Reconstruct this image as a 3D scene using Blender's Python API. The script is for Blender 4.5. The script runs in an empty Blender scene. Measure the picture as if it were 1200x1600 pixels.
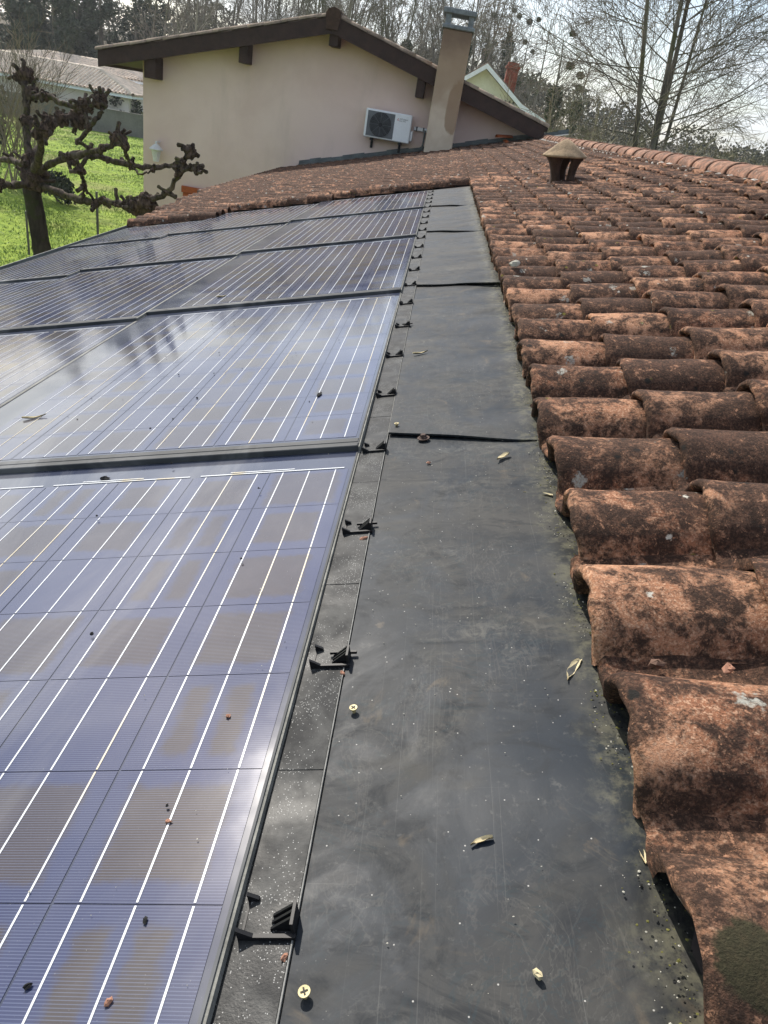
import bpy, math, random
import numpy as np
from mathutils import Matrix, Vector
rnd = random.Random(7)
S = bpy.context.scene
COL = S.collection

# ------------------------------------------------------------------ camera
CZ = 4.2
ROLL, PITCH, YAW, SLOPE, FPX = 0.176369, 0.500949, 0.0079683, 0.258075, 1131.96
D = 0.58
def cam_axes():
    cy, sy, cp, sp = math.cos(YAW), math.sin(YAW), math.cos(PITCH), math.sin(PITCH)
    f = np.array([sy*cp, cy*cp, -sp]); r = np.array([cy, -sy, 0.]); u = np.cross(r, f)
    c, s = math.cos(ROLL), math.sin(ROLL)
    return c*r+s*u, -s*r+c*u, f
CR, CU, CF = cam_axes()
cam_d = bpy.data.cameras.new('camera'); cam = bpy.data.objects.new('camera', cam_d); COL.objects.link(cam)
cam.matrix_world = Matrix(((CR[0], CU[0], -CF[0], 0), (CR[1], CU[1], -CF[1], 0), (CR[2], CU[2], -CF[2], CZ), (0, 0, 0, 1)))
cam_d.sensor_fit = 'VERTICAL'; cam_d.sensor_height = 36.0; cam_d.lens = FPX/1600*36
cam_d.clip_start = 0.02; cam_d.clip_end = 2000
S.camera = cam
S.render.resolution_x, S.render.resolution_y = 768, 1024

# ------------------------------------------------------------------ light
SUN_EL, SUN_AZ = math.radians(42.5), math.radians(-34)      # azimuth from +Y towards +X
sd = np.array([math.sin(SUN_AZ)*math.cos(SUN_EL), math.cos(SUN_AZ)*math.cos(SUN_EL), math.sin(SUN_EL)])
sun_d = bpy.data.lights.new('sun', 'SUN'); sun = bpy.data.objects.new('sun', sun_d); COL.objects.link(sun)
sun_d.energy = 5.0; sun_d.angle = math.radians(0.55); sun_d.color = (1.0, 0.94, 0.85)
sun.rotation_euler = Vector(-sd).to_track_quat('-Z', 'Y').to_euler()
sun.location = (-20, 10, 30)

class NB:
    """small node-tree builder"""
    def __init__(s, nt): s.nt = nt; s.n = nt.nodes; s.l = nt.links
    def node(s, t, **k):
        n = s.n.new(t)
        for a, b in k.items(): setattr(n, a, b)
        return n
    def put(s, sock, v):
        if isinstance(v, bpy.types.NodeSocket): s.l.new(v, sock)
        elif v is not None:
            if isinstance(v, (tuple, list)) and sock.type == 'RGBA' and len(v) == 3: v = (*v, 1)
            sock.default_value = v
    def math(s, op, a, b=None, c=None, clamp=False):
        n = s.node('ShaderNodeMath', operation=op, use_clamp=clamp)
        s.put(n.inputs[0], a); s.put(n.inputs[1], b); s.put(n.inputs[2], c); return n.outputs[0]
    def mix(s, f, a, b, mode='MIX'):
        n = s.node('ShaderNodeMix', data_type='RGBA', blend_type=mode)
        s.put(n.inputs[0], f); s.put(n.inputs[6], a); s.put(n.inputs[7], b); return n.outputs[2]
    def noise(s, vec, scale, detail=4, rough=.55, dist=0.0, dim='3D'):
        n = s.node('ShaderNodeTexNoise', noise_dimensions=dim)
        s.put(n.inputs['Vector'], vec); n.inputs['Scale'].default_value = scale
        n.inputs['Detail'].default_value = detail; n.inputs['Roughness'].default_value = rough; n.inputs['Distortion'].default_value = dist
        return n.outputs['Fac']
    def vor(s, vec, scale, rand=1.0, feature='F1'):
        n = s.node('ShaderNodeTexVoronoi', feature=feature); s.put(n.inputs['Vector'], vec)
        n.inputs['Scale'].default_value = scale; n.inputs['Randomness'].default_value = rand
        return n
    def step(s, x, a, b, lo=0.0, hi=1.0):
        n = s.node('ShaderNodeMapRange', interpolation_type='SMOOTHSTEP')
        s.put(n.inputs[0], x)
        for i, v in zip((1, 2, 3, 4), (a, b, lo, hi)): s.put(n.inputs[i], v)
        return n.outputs[0]
    def mapv(s, vec, scale=(1, 1, 1), rot=(0, 0, 0), loc=(0, 0, 0)):
        n = s.node('ShaderNodeMapping'); s.put(n.inputs[0], vec)
        n.inputs[1].default_value = loc; n.inputs[2].default_value = rot; n.inputs[3].default_value = scale
        return n.outputs[0]
    def bump(s, h, strength=.3, dist=.01, normal=None):
        n = s.node('ShaderNodeBump'); s.put(n.inputs['Height'], h)
        n.inputs['Strength'].default_value = strength; n.inputs['Distance'].default_value = dist
        if normal is not None: s.put(n.inputs['Normal'], normal)
        return n.outputs[0]

wd = bpy.data.worlds.new('World'); S.world = wd; wd.use_nodes = True
w = NB(wd.node_tree); w.n.clear()
sky = w.node('ShaderNodeTexSky', sky_type='NISHITA'); sky.sun_disc = False
sky.sun_elevation = SUN_EL; sky.sun_rotation = SUN_AZ; sky.air_density = 1.0; sky.dust_density = 1.6
bg1 = w.node('ShaderNodeBackground'); w.put(bg1.inputs[0], sky.outputs[0]); bg1.inputs[1].default_value = 0.15
tc = w.node('ShaderNodeTexCoord').outputs['Generated']
sep = w.node('ShaderNodeSeparateXYZ'); w.put(sep.inputs[0], tc)
den = w.math('ADD', w.math('MAXIMUM', sep.outputs[2], 0.0), 0.22)
cmb = w.node('ShaderNodeCombineXYZ'); w.put(cmb.inputs[0], w.math('DIVIDE', sep.outputs[0], den)); w.put(cmb.inputs[1], w.math('DIVIDE', sep.outputs[1], den))
cn = w.noise(cmb.outputs[0], 1.15, 7, .56, .35)
cn2 = w.noise(cmb.outputs[0], 3.1, 5, .55, .2)
cov = w.step(w.math('ADD', w.math('MULTIPLY', cn, .8), w.math('MULTIPLY', cn2, .2)), .40, .60)
bg2 = w.node('ShaderNodeBackground'); w.put(bg2.inputs[0], w.mix(cn2, (.60, .68, .80), (.94, .97, 1.0))); bg2.inputs[1].default_value = 1.02
ms = w.node('ShaderNodeMixShader'); w.put(ms.inputs[0], w.math('MULTIPLY_ADD', cov, .66, .13)); w.l.new(bg1.outputs[0], ms.inputs[1]); w.l.new(bg2.outputs[0], ms.inputs[2])
wo = w.node('ShaderNodeOutputWorld'); w.l.new(ms.outputs[0], wo.inputs[0])

S.view_settings.view_transform = 'Standard'; S.view_settings.look = 'None'
S.view_settings.exposure = 0.28; S.view_settings.gamma = 1.0; S.view_settings.use_curve_mapping = False

# ------------------------------------------------------------------ materials
def mat(name, fn, **pr):
    m = bpy.data.materials.new(name); m.use_nodes = True
    b = NB(m.node_tree); p = b.n['Principled BSDF']
    b.pos = b.node('ShaderNodeNewGeometry').outputs['Position']
    b.rand = b.node('ShaderNodeObjectInfo').outputs['Random']
    for k, v in pr.items(): b.put(p.inputs[k.replace('_', ' ')], v)
    if fn: fn(b, p)
    return m
def simple(name, col, rough=.7, var=.25, scale=6, bump=.0, bscale=60, bdist=.01, spec=.3, metal=0):
    def fn(b, p):
        n = b.noise(b.pos, scale, 5, .6); n2 = b.noise(b.pos, scale*9, 3, .6)
        k = b.math('ADD', b.math('MULTIPLY', n, .7), b.math('MULTIPLY', n2, .3))
        c = b.mix(b.step(k, .3, .7), tuple(x*(1-var) for x in col), tuple(min(1, x*(1+var)) for x in col))
        b.put(p.inputs['Base Color'], c)
        if bump: b.put(p.inputs['Normal'], b.bump(b.noise(b.pos, bscale, 4, .6), bump, bdist))
    return mat(name, fn, Roughness=rough, Specular_IOR_Level=spec, Metallic=metal)

def f_tile(b, p):
    pv = b.node('ShaderNodeVectorMath', operation='ADD'); b.put(pv.inputs[0], b.pos)
    cb = b.node('ShaderNodeCombineXYZ')
    for i in range(3): b.put(cb.inputs[i], b.math('MULTIPLY', b.rand, 7.0+i*3))
    b.put(pv.inputs[1], cb.outputs[0]); pos = pv.outputs[0]
    clay = b.mix(b.step(b.noise(pos, 5, 3), .35, .65), (.285, .122, .066), (.49, .255, .148))
    clay = b.mix(b.step(b.noise(pos, 260, 2, .7), .45, .7), clay, (.60, .37, .24))
    big = b.noise(pos, 7, 5, .62, .4); mid = b.noise(pos, 34, 6, .70, .4); fine = b.noise(pos, 210, 5, .74)
    r2 = b.math('FRACT', b.math('MULTIPLY', b.rand, 17.3))
    k = b.math('ADD', b.math('MULTIPLY', big, .55), b.math('MULTIPLY', mid, .45))
    k = b.math('ADD', k, b.math('MULTIPLY', b.math('SUBTRACT', r2, .5), .11))
    film = b.step(k, .365, .525)
    c = b.mix(b.math('MULTIPLY', film, .86), clay, b.mix(mid, (.048, .028, .021), (.105, .057, .041)))
    kb = b.math('ADD', b.math('MULTIPLY', mid, .36), b.math('ADD', b.math('MULTIPLY', fine, .64), b.math('MULTIPLY', film, .085)))
    c = b.mix(b.math('MULTIPLY', b.step(kb, .495, .635), .80), c, (.021, .015, .012))
    sp2 = b.step(b.math('ADD', b.math('MULTIPLY', b.noise(pos, 48, 6, .72, .6), .62), b.math('MULTIPLY', fine, .38)), .55, .615)
    c = b.mix(b.math('MULTIPLY', sp2, .70), c, (.52, .275, .165))
    c = b.mix(b.math('MULTIPLY', b.step(b.noise(pos, 430, 4, .75), .50, .66), .5), c, (.030, .018, .013))
    # one flat patch of dark moss on the tile nearest the camera
    dm = b.node('ShaderNodeVectorMath', operation='DISTANCE'); b.put(dm.inputs[0], b.pos); dm.inputs[1].default_value = tuple(roofp(.300, .172, .062))
    moss = b.step(b.math('ADD', dm.outputs['Value'], b.math('MULTIPLY', b.math('SUBTRACT', b.noise(b.pos, 70, 4, .6), .5), .022)), .030, .024)
    # black growth spots
    v = b.vor(b.mapv(pos), 26); sp = b.step(b.math('ADD', v.outputs['Distance'], b.math('MULTIPLY', b.math('SUBTRACT', fine, .5), .55)), .20, .12)
    c = b.mix(b.math('MULTIPLY', sp, b.step(big, .5, .56)), c, (.02, .018, .016))
    # pale lichen rosettes
    v2 = b.vor(pos, 17); sepc = b.node('ShaderNodeSeparateColor'); b.put(sepc.inputs[0], v2.outputs['Color'])
    on = b.math('GREATER_THAN', sepc.outputs[0], .80)
    ln = b.step(b.math('ADD', v2.outputs['Distance'], b.math('MULTIPLY', b.math('SUBTRACT', b.noise(pos, 75, 4, .65), .5), 1.0)), .24, .12)
    c = b.mix(b.math('MULTIPLY', b.math('MULTIPLY', on, ln), b.step(fine, .38, .55, .3, .85)), c, b.mix(fine, (.30, .30, .25), (.5, .49, .44)))
    v3 = b.vor(pos, 42); sc3 = b.node('ShaderNodeSeparateColor'); b.put(sc3.inputs[0], v3.outputs['Color'])
    c = b.mix(b.math('MULTIPLY', b.math('GREATER_THAN', sc3.outputs[1], .982), b.step(b.math('ADD', v3.outputs['Distance'], b.math('MULTIPLY', b.math('SUBTRACT', fine, .5), .7)), .24, .12)), c, (.52, .49, .42))
    c = b.mix(b.math('MULTIPLY', b.math('GREATER_THAN', sc3.outputs[2], .975), b.step(v3.outputs['Distance'], .3, .1)), c, (.17, .15, .03))
    c = b.mix(b.math('MULTIPLY', moss, .93), c, b.mix(b.noise(b.pos, 300, 3, .7), (.012, .012, .008), (.065, .06, .032)))
    b.put(p.inputs['Base Color'], c)
    h = b.math('ADD', b.math('MULTIPLY', fine, .5), b.math('MULTIPLY', b.noise(pos, 520, 3, .7), .5))
    h = b.math('ADD', h, b.math('MULTIPLY', b.noise(pos, 30, 3), 1.2))
    b.put(p.inputs['Normal'], b.bump(h, .9, .0045))
nU = np.array([0., 1., 0.]); nV = np.array([math.cos(SLOPE), 0, math.sin(SLOPE)]); nN = np.array([-math.sin(SLOPE), 0, math.cos(SLOPE)])
RO = np.array([0, 0, CZ]) - D*nN
def roofp(u, v, h=0): return RO + u*nU + v*nV + h*nN
M = {}
M['tile'] = mat('weathered_terracotta', f_tile, Roughness=.93, Specular_IOR_Level=.18)
def f_ridge(b, p):
    clay = b.mix(b.step(b.noise(b.pos, 3, 4), .35, .65), (.23, .115, .075), (.36, .20, .135))
    c = b.mix(b.step(b.noise(b.pos, 16, 6, .7), .42, .60, 0, .85), clay, (.085, .055, .042))
    c = b.mix(b.step(b.noise(b.pos, 60, 3, .6), .62, .7, 0, .6), c, (.5, .45, .38))
    b.put(p.inputs['Base Color'], c); b.put(p.inputs['Normal'], b.bump(b.noise(b.pos, 120, 4, .7), .4, .006))
M['ridge'] = mat('ridge_terracotta', f_ridge, Roughness=.9, Specular_IOR_Level=.2)

def dust(b, c, amt=.1, col=(.36, .35, .33)):
    n = b.noise(b.pos, 2.2, 6, .6, .8); n2 = b.noise(b.pos, 420, 2, .6)
    n3 = b.noise(b.mapv(b.pos, (1.5, .5, 1.5)), 1.3, 6, .62, 1.4)
    f = b.math('ADD', b.math('ADD', b.math('MULTIPLY', b.step(n, .35, .75), amt), b.step(n3, .50, .68, 0, amt*1.5)), b.step(n2, .70, .78, 0, .25))
    return b.mix(f, c, col)
def f_cell(b, p):
    uv = b.node('ShaderNodeUVMap').outputs[0]; sx = b.node('ShaderNodeSeparateXYZ'); b.put(sx.inputs[0], uv)
    x, y = sx.outputs[0], sx.outputs[1]
    dn = b.math('MULTIPLY', b.math('SUBTRACT', b.noise(b.pos, 45, 5, .65), .5), .17)
    ax = b.math('ABSOLUTE', b.math('SUBTRACT', x, .5)); ay = b.math('ABSOLUTE', b.math('SUBTRACT', y, .5))
    ax = b.math('ADD', ax, dn); ay = b.math('ADD', ay, dn)
    r2 = b.math('FRACT', b.math('MULTIPLY', b.rand, 37.7)); r3 = b.math('FRACT', b.math('MULTIPLY', b.rand, 91.3))
    edge = b.math('MULTIPLY_ADD', r2, .14, .27)
    whole = b.math('MULTIPLY', b.step(ax, b.math('ADD', edge, .06), b.math('SUBTRACT', edge, .04)), b.step(ay, b.math('ADD', edge, .08), b.math('SUBTRACT', edge, .02)))
    two = b.math('ABSOLUTE', b.math('SUBTRACT', ax, .17))
    strips = b.math('MULTIPLY', b.step(two, .14, .05), b.step(ay, .42, .31))
    br = b.mix(b.math('GREATER_THAN', b.rand, .76), whole, strips)
    br = b.math('MULTIPLY', br, b.step(r3, .04, .30))
    blue = b.mix(b.noise(b.pos, 7, 4), (.023, .029, .074), (.038, .047, .108))
    blue = b.mix(b.step(b.noise(b.pos, 1.2, 3), .4, .7), blue, (.044, .050, .095))
    brown = b.mix(b.noise(b.pos, 30, 3), (.036, .028, .025), (.060, .046, .040))
    c = b.mix(b.math('MULTIPLY', br, .92), blue, brown)
    fg = b.math('FRACT', b.math('MULTIPLY', y, 52.0)); ln = b.step(b.math('ABSOLUTE', b.math('SUBTRACT', fg, .5)), .19, .07)
    c = b.mix(b.math('MULTIPLY', ln, .34), c, (.17, .20, .30))
    c = dust(b, c, .11)
    b.put(p.inputs['Base Color'], c)
    b.put(p.inputs['Roughness'], b.step(b.noise(b.pos, 3.0, 5, .6, .6), .3, .75, .06, .15))
M['cell'] = mat('silicon_cell', f_cell, Specular_IOR_Level=.68, Sheen_Weight=.05, Sheen_Roughness=.4)
def f_back(b, p):
    b.put(p.inputs['Base Color'], dust(b, b.mix(b.noise(b.pos, 4), (.026, .034, .066), (.036, .045, .078)), .16))
    b.put(p.inputs['Roughness'], b.step(b.noise(b.pos, 3.0, 5, .6, .6), .3, .75, .06, .15))
M['back'] = mat('panel_glass_margin', f_back, Specular_IOR_Level=.68, Sheen_Weight=.05, Sheen_Roughness=.4)
def f_bus(b, p):
    sx = b.node('ShaderNodeSeparateXYZ'); b.put(sx.inputs[0], b.pos)
    n = b.noise(b.mapv(b.pos, (9, 1.6, 9)), 1.0, 3)
    b.put(p.inputs['Base Color'], b.mix(b.step(n, .53, .6, 0, .75), (.54, .56, .58), (.50, .41, .23)))
M['bus'] = mat('silver_ribbon', f_bus, Roughness=.35, Specular_IOR_Level=.5)
def f_frame(b, p):
    b.put(p.inputs['Base Color'], dust(b, (.035, .038, .041), .4, (.17, .175, .18)))
M['frame'] = mat('dark_anodised_frame', f_frame, Roughness=.62, Specular_IOR_Level=.2)
M['strip_edge'] = simple('worn_plastic_edge', (.16, .16, .15), .7, .5, 40)
M['edge_pale'] = simple('dusty_sealant', (.19, .19, .17), .8, .4, 30)

def f_sheet(b, p):
    pos = b.pos
    wv = b.noise(pos, 1.6, 4, .55, .8)
    sw = b.noise(b.mapv(pos, (1.2, .9, 1)), 6, 8, .62, 1.6)
    sw2 = b.noise(b.mapv(pos, (.8, 1.5, 1), (0, 0, .6)), 11, 8, .66, 2.4)
    c = b.mix(b.step(wv, .36, .64), (.019, .020, .021), (.015, .021, .029))
    c = b.mix(b.step(sw, .40, .68, 0, .8), c, (.054, .053, .050))
    c = b.mix(b.step(sw2, .46, .70, 0, .8), c, (.009, .012, .016))
    def ridge(vec, sc, dist, wd, seedloc):
        n = b.noise(b.mapv(vec, sc, (0, 0, .3), seedloc), 1.0, 5, .6, dist)
        return b.step(b.math('ABSOLUTE', b.math('SUBTRACT', n, .5)), wd, 0)
    gate = b.step(b.noise(pos, 4.5, 3), .40, .54)
    for sc, di, wd_, am, co, lo in (((10, 7, 4), 1.2, .012, .17, (.13, .125, .11), (0, 0, 0)), ((19, 12, 4), 1.6, .016, .15, (.11, .11, .10), (3, 1, 0)), ((8, 15, 4), 2.2, .022, .35, (.018, .034, .042), (7, 2, 0)), ((26, 5, 4), .8, .014, .15, (.12, .11, .10), (1, 9, 0))):
        c = b.mix(b.math('MULTIPLY', b.math('MULTIPLY', ridge(pos, sc, di, wd_, lo), gate), am), c, co)
    c = b.mix(b.step(b.noise(pos, 15, 5, .6, 1.0), .62, .74, 0, .45), c, (.115, .09, .062))
    c = b.mix(b.step(b.noise(pos, 90, 4, .7), .58, .75, 0, .30), c, (.13, .128, .12))
    lime = b.math('MULTIPLY', b.step(b.noise(b.mapv(pos, (1.6, 5.5, 1), (0, 0, .25)), 1.0, 6, .62, .8), .52, .70), b.step(b.noise(pos, 34, 6, .72, 1.2), .45, .62))
    c = b.mix(b.math('MULTIPLY', lime, .6), c, (.125, .12, .105))
    c = b.mix(b.step(b.noise(b.mapv(pos, (2.5, 6, 1)), 1.0, 4, .6, .5), .56, .70, 0, .6), c, (.050, .047, .040))
    for sc, rz, th in (((900, 2.2, 1), .06, .70), ((800, 1.6, 1), -.1, .71), ((4, 700, 1), .3, .73)):
        c = b.mix(b.step(b.noise(b.mapv(pos, sc, (0, 0, rz)), 1.0, 2, .5, .1), th, th+.05, 0, .22), c, (.15, .15, .14))
    v = b.vor(pos, 70); s3 = b.node('ShaderNodeSeparateColor'); b.put(s3.inputs[0], v.outputs['Color'])
    sh_ = b.math('ADD', v.outputs['Distance'], b.math('MULTIPLY', b.math('SUBTRACT', b.noise(pos, 420, 2), .5), .22))
    c = b.mix(b.math('MULTIPLY', b.math('GREATER_THAN', s3.outputs[0], .972), b.step(sh_, .09, .03)), c, (.42, .40, .35))
    v = b.vor(pos, 210); s3 = b.node('ShaderNodeSeparateColor'); b.put(s3.inputs[0], v.outputs['Color'])
    c = b.mix(b.math('MULTIPLY', b.math('GREATER_THAN', s3.outputs[1], .97), b.step(v.outputs['Distance'], .22, .1)), c, (.34, .33, .31))
    # lime and silt stain where water leaves the tiles
    dv = b.node('ShaderNodeVectorMath', operation='DOT_PRODUCT'); b.put(dv.inputs[0], pos); dv.inputs[1].default_value = tuple(nV)
    vv = b.math('SUBTRACT', dv.outputs['Value'], float(RO @ nV))
    e = b.step(b.math('ADD', vv, b.math('MULTIPLY', b.math('SUBTRACT', b.noise(pos, 26, 5, .65), .5), .10)), .095, .150)
    c = b.mix(b.math('MULTIPLY', e, b.step(b.noise(pos, 60, 5, .7), .42, .62, .1, .75)), c, (.125, .12, .085))
    b.put(p.inputs['Base Color'], c)
    b.put(p.inputs['Roughness'], b.math('ADD', b.step(sw, .34, .66, .40, .60), b.math('MULTIPLY', sw2, .07)))
    h = b.math('ADD', b.noise(pos, 5, 3), b.math('MULTIPLY', sw, .10))
    b.put(p.inputs['Normal'], b.bump(h, .30, .012))
M['sheet'] = mat('flashing_membrane', f_sheet, Specular_IOR_Level=.15)
def f_strip(b, p):
    c = b.mix(b.step(b.noise(b.pos, 18, 6, .65, .5), .38, .68), (.014, .015, .016), (.055, .056, .054))
    v = b.vor(b.pos, 620); s3 = b.node('ShaderNodeSeparateColor'); b.put(s3.inputs[0], v.outputs['Color'])
    den = b.step(b.noise(b.pos, 14, 4, .6), .42, .66, .975, .66)
    c = b.mix(b.math('MULTIPLY', b.math('GREATER_THAN', s3.outputs[0], den), b.step(v.outputs['Distance'], .42, .2)), c, (.34, .34, .325))
    b.put(p.inputs['Base Color'], c); b.put(p.inputs['Roughness'], b.step(b.noise(b.pos, 11, 4, .6), .35, .65, .40, .62))
    b.put(p.inputs['Normal'], b.bump(b.noise(b.pos, 420, 3), .22, .0012))
M['strip'] = mat('gritty_black_plastic', f_strip, Specular_IOR_Level=.15)
M['clip'] = simple('black_clip_plastic', (.010, .010, .011), .5, .3, 40, spec=.3)
M['under'] = simple('roof_underlay', (.06, .05, .045), .95, .3, 8)
M['mortar'] = simple('pale_mortar', (.44, .41, .37), .9, .4, 25, .5, 60)
M['brass'] = simple('yellow_zinc', (.42, .35, .17), .5, .2, 80, metal=.1, spec=.5)
M['slot'] = simple('screw_slot', (.03, .028, .02), .7)
M['rust'] = simple('rusty_iron', (.07, .045, .035), .8, .4, 80)
M['leaf'] = simple('dry_leaf', (.50, .43, .27), .85, .25, 70)
M['leaf_dark'] = simple('brown_leaf', (.12, .07, .05), .85, .35, 90)
M['chip'] = simple('terracotta_chip', (.32, .165, .11), .9, .3, 80)
M['grit'] = simple('pale_grit', (.42, .40, .34), .9, .35, 50)
M['soot'] = simple('black_crumb', (.012, .012, .012), .9, .3, 50)
M['moss_dark'] = simple('dark_moss', (.045, .042, .024), .98, .5, 120, 1.0, 320, .006)
M['moss'] = simple('yellow_green_moss', (.13, .125, .035), .95, .5, 40)

def f_wall(b, p):
    n = b.noise(b.pos, .7, 5, .6, .3)
    c = b.mix(b.step(n, .35, .65), (.67, .51, .45), (.74, .58, .515))
    c = b.mix(b.step(b.noise(b.mapv(b.pos, (1, 1, .25)), 2.2, 5, .6), .55, .75, 0, .22), c, (.47, .38, .32))
    b.put(p.inputs['Base Color'], c)
    b.put(p.inputs['Normal'], b.bump(b.noise(b.pos, 45, 4, .65), .35, .012))
M['stucco'] = mat('beige_render', f_wall, Roughness=.95, Specular_IOR_Level=.15)
def f_chim(b, p):
    sx = b.node('ShaderNodeSeparateXYZ'); b.put(sx.inputs[0], b.pos)
    z = b.math('ADD', sx.outputs[2], b.math('MULTIPLY', b.math('SUBTRACT', b.noise(b.pos, 1.7, 4, .6), .5), .9))
    c = b.mix(b.step(b.noise(b.pos, 3, 4), .35, .65), (.50, .41, .32), (.58, .49, .39))
    c = b.mix(b.step(z, CZ+.05, CZ+.65, 0, .75), c, (.28, .19, .125))
    c = b.mix(b.step(z, CZ+.9, CZ+1.5, 0, .9), c, (.17, .115, .085))
    # damp patch running down the right side
    dx = b.math('MULTIPLY', b.math('ADD', sx.outputs[0], -.10), 3.6); dz = b.math('MULTIPLY', b.math('ADD', z, -(CZ+.22)), 1.35)
    r = b.math('SQRT', b.math('ADD', b.math('MULTIPLY', dx, dx), b.math('MULTIPLY', dz, dz)))
    c = b.mix(b.step(r, .62, .50, 0, .8), c, (.27, .18, .115))
    b.put(p.inputs['Base Color'], c); b.put(p.inputs['Normal'], b.bump(b.noise(b.pos, 40, 4, .6), .3, .01))
M['chimney'] = mat('stained_chimney_render', f_chim, Roughness=.95, Specular_IOR_Level=.15)
M['cowl'] = simple('weathered_concrete', (.17, .19, .21), .8, .35, 8)
M['timber'] = simple('dark_stained_timber', (.035, .018, .015), .65, .4, 6, .3, 40)
M['plank'] = simple('orange_shutter_wood', (.36, .085, .025), .6, .25, 10)
M['lead'] = simple('grey_lead_flashing', (.10, .115, .115), .6, .35, 5)
M['white'] = simple('white_enamel', (.74, .76, .78), .4, .06, 3, spec=.5)
M['grille'] = simple('grey_fan_grille', (.12, .13, .14), .5, .2, 10)
M['dark'] = simple('dark_void', (.015, .017, .02), .7, .2, 10)
M['red'] = simple('red_print', (.55, .03, .03), .5)
M['ink'] = simple('grey_print', (.10, .10, .10), .5)
M['lantern'] = simple('white_lantern', (.62, .62, .60), .5, .1)
M['vent'] = simple('vent_terracotta', (.27, .195, .12), .92, .5, 9, .5, 90, .006)
M['vent_dark'] = simple('dark_shaded_terracotta', (.055, .032, .023), .92, .45, 12, .5, 90, .006)  # vent pillars and collar have shade put into the colour; ridge end is brown
M['green_wall'] = simple('pale_green_render', (.60, .63, .54), .9, .12, 1.5)
M['barge'] = simple('white_painted_board', (.70, .76, .82), .6, .1)
M['brick'] = simple('red_brick', (.25, .085, .055), .9, .35, 12, .5, 40)
M['oldtile'] = simple('mossy_far_tiles', (.24, .185, .14), .95, .5, 2.5, .4, 25, .02)
M['villa_tile'] = simple('pale_villa_tiles', (.66, .56, .46), .9, .28, 2.2)
M['cream'] = simple('cream_render', (.60, .57, .50), .9, .08, 1)
M['block'] = simple('grey_block_wall', (.145, .145, .13), .95, .25, .8, .3, 15, .02)
M['tarp'] = simple('white_sheet_roof', (.80, .83, .86), .5, .05)
M['metal'] = simple('galvanised_post', (.08, .08, .08), .5, .2, 10)

def f_bark(c0, c1, moss=None, sc=9):
    def fn(b, p):
        n = b.noise(b.mapv(b.pos, (1, 1, .35)), sc, 6, .65)
        c = b.mix(b.step(n, .35, .66), c0, c1)
        if moss: c = b.mix(b.step(b.noise(b.pos, sc*.7, 4, .6), .52, .62, 0, .8), c, moss)
        b.put(p.inputs['Base Color'], c); b.put(p.inputs['Normal'], b.bump(b.noise(b.pos, sc*5, 4, .6), .5, .02))
    return fn
M['plane_bark'] = mat('pollard_bark', f_bark((.020, .015, .012), (.115, .088, .070), (.06, .058, .018), 13), Roughness=.95, Specular_IOR_Level=.15)
M['plane_dark'] = mat('pollard_trunk_bark', f_bark((.020, .016, .013), (.055, .045, .036), (.03, .035, .012), 6), Roughness=.95, Specular_IOR_Level=.15)
M['knob'] = mat('pollard_knob_bark', f_bark((.02, .013, .010), (.11, .075, .057), None, 18), Roughness=.95, Specular_IOR_Level=.15)
M['bark'] = mat('grey_bark', f_bark((.085, .075, .060), (.20, .18, .145), (.12, .125, .06), 2), Roughness=.95, Specular_IOR_Level=.1)
M['twig'] = mat('twig_bark', f_bark((.13, .11, .085), (.26, .225, .175), None, 1), Roughness=.95, Specular_IOR_Level=.1)
M['bark_pale'] = mat('pale_grey_bark', f_bark((.08, .072, .058), (.21, .19, .155), (.12, .125, .065), 2), Roughness=.95, Specular_IOR_Level=.1)
M['twig_pale'] = mat('pale_twig_bark', f_bark((.20, .19, .13), (.34, .31, .20), None, 1), Roughness=.95, Specular_IOR_Level=.1)
M['wood_bark'] = mat('forest_bark', f_bark((.14, .125, .10), (.28, .25, .205), (.12, .125, .07), .6), Roughness=.95, Specular_IOR_Level=.1)
def f_leafm(c0, c1, sc=1.2):
    def fn(b, p):
        b.put(p.inputs['Base Color'], b.mix(b.step(b.noise(b.pos, sc, 4, .6), .35, .65), c0, c1))
        n = b.node('ShaderNodeBsdfTranslucent')
    return fn
M['conifer'] = mat('dark_conifer', f_leafm((.045, .060, .042), (.090, .110, .070), .5), Roughness=.8, Specular_IOR_Level=.2)
M['ivy'] = mat('ivy_leaf', f_leafm((.035, .05, .022), (.07, .085, .035)), Roughness=.6, Specular_IOR_Level=.3)
M['mistle'] = mat('mistletoe', f_leafm((.05, .065, .022), (.085, .10, .035)), Roughness=.7, Specular_IOR_Level=.2)
M['hedge'] = mat('dark_hedge', f_leafm((.020, .030, .018), (.045, .06, .03), 3), Roughness=.7, Specular_IOR_Level=.3)
M['scrub'] = mat('winter_scrub', f_leafm((.12, .105, .065), (.21, .185, .12), .3), Roughness=.9, Specular_IOR_Level=.1)
M['scrub_dark'] = mat('far_evergreen', f_leafm((.075, .078, .055), (.13, .125, .085), .12), Roughness=.9, Specular_IOR_Level=.1)
M['blade'] = mat('grass_blade', f_leafm((.10, .18, .028), (.22, .31, .065), .6), Roughness=.6, Specular_IOR_Level=.3)
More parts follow.
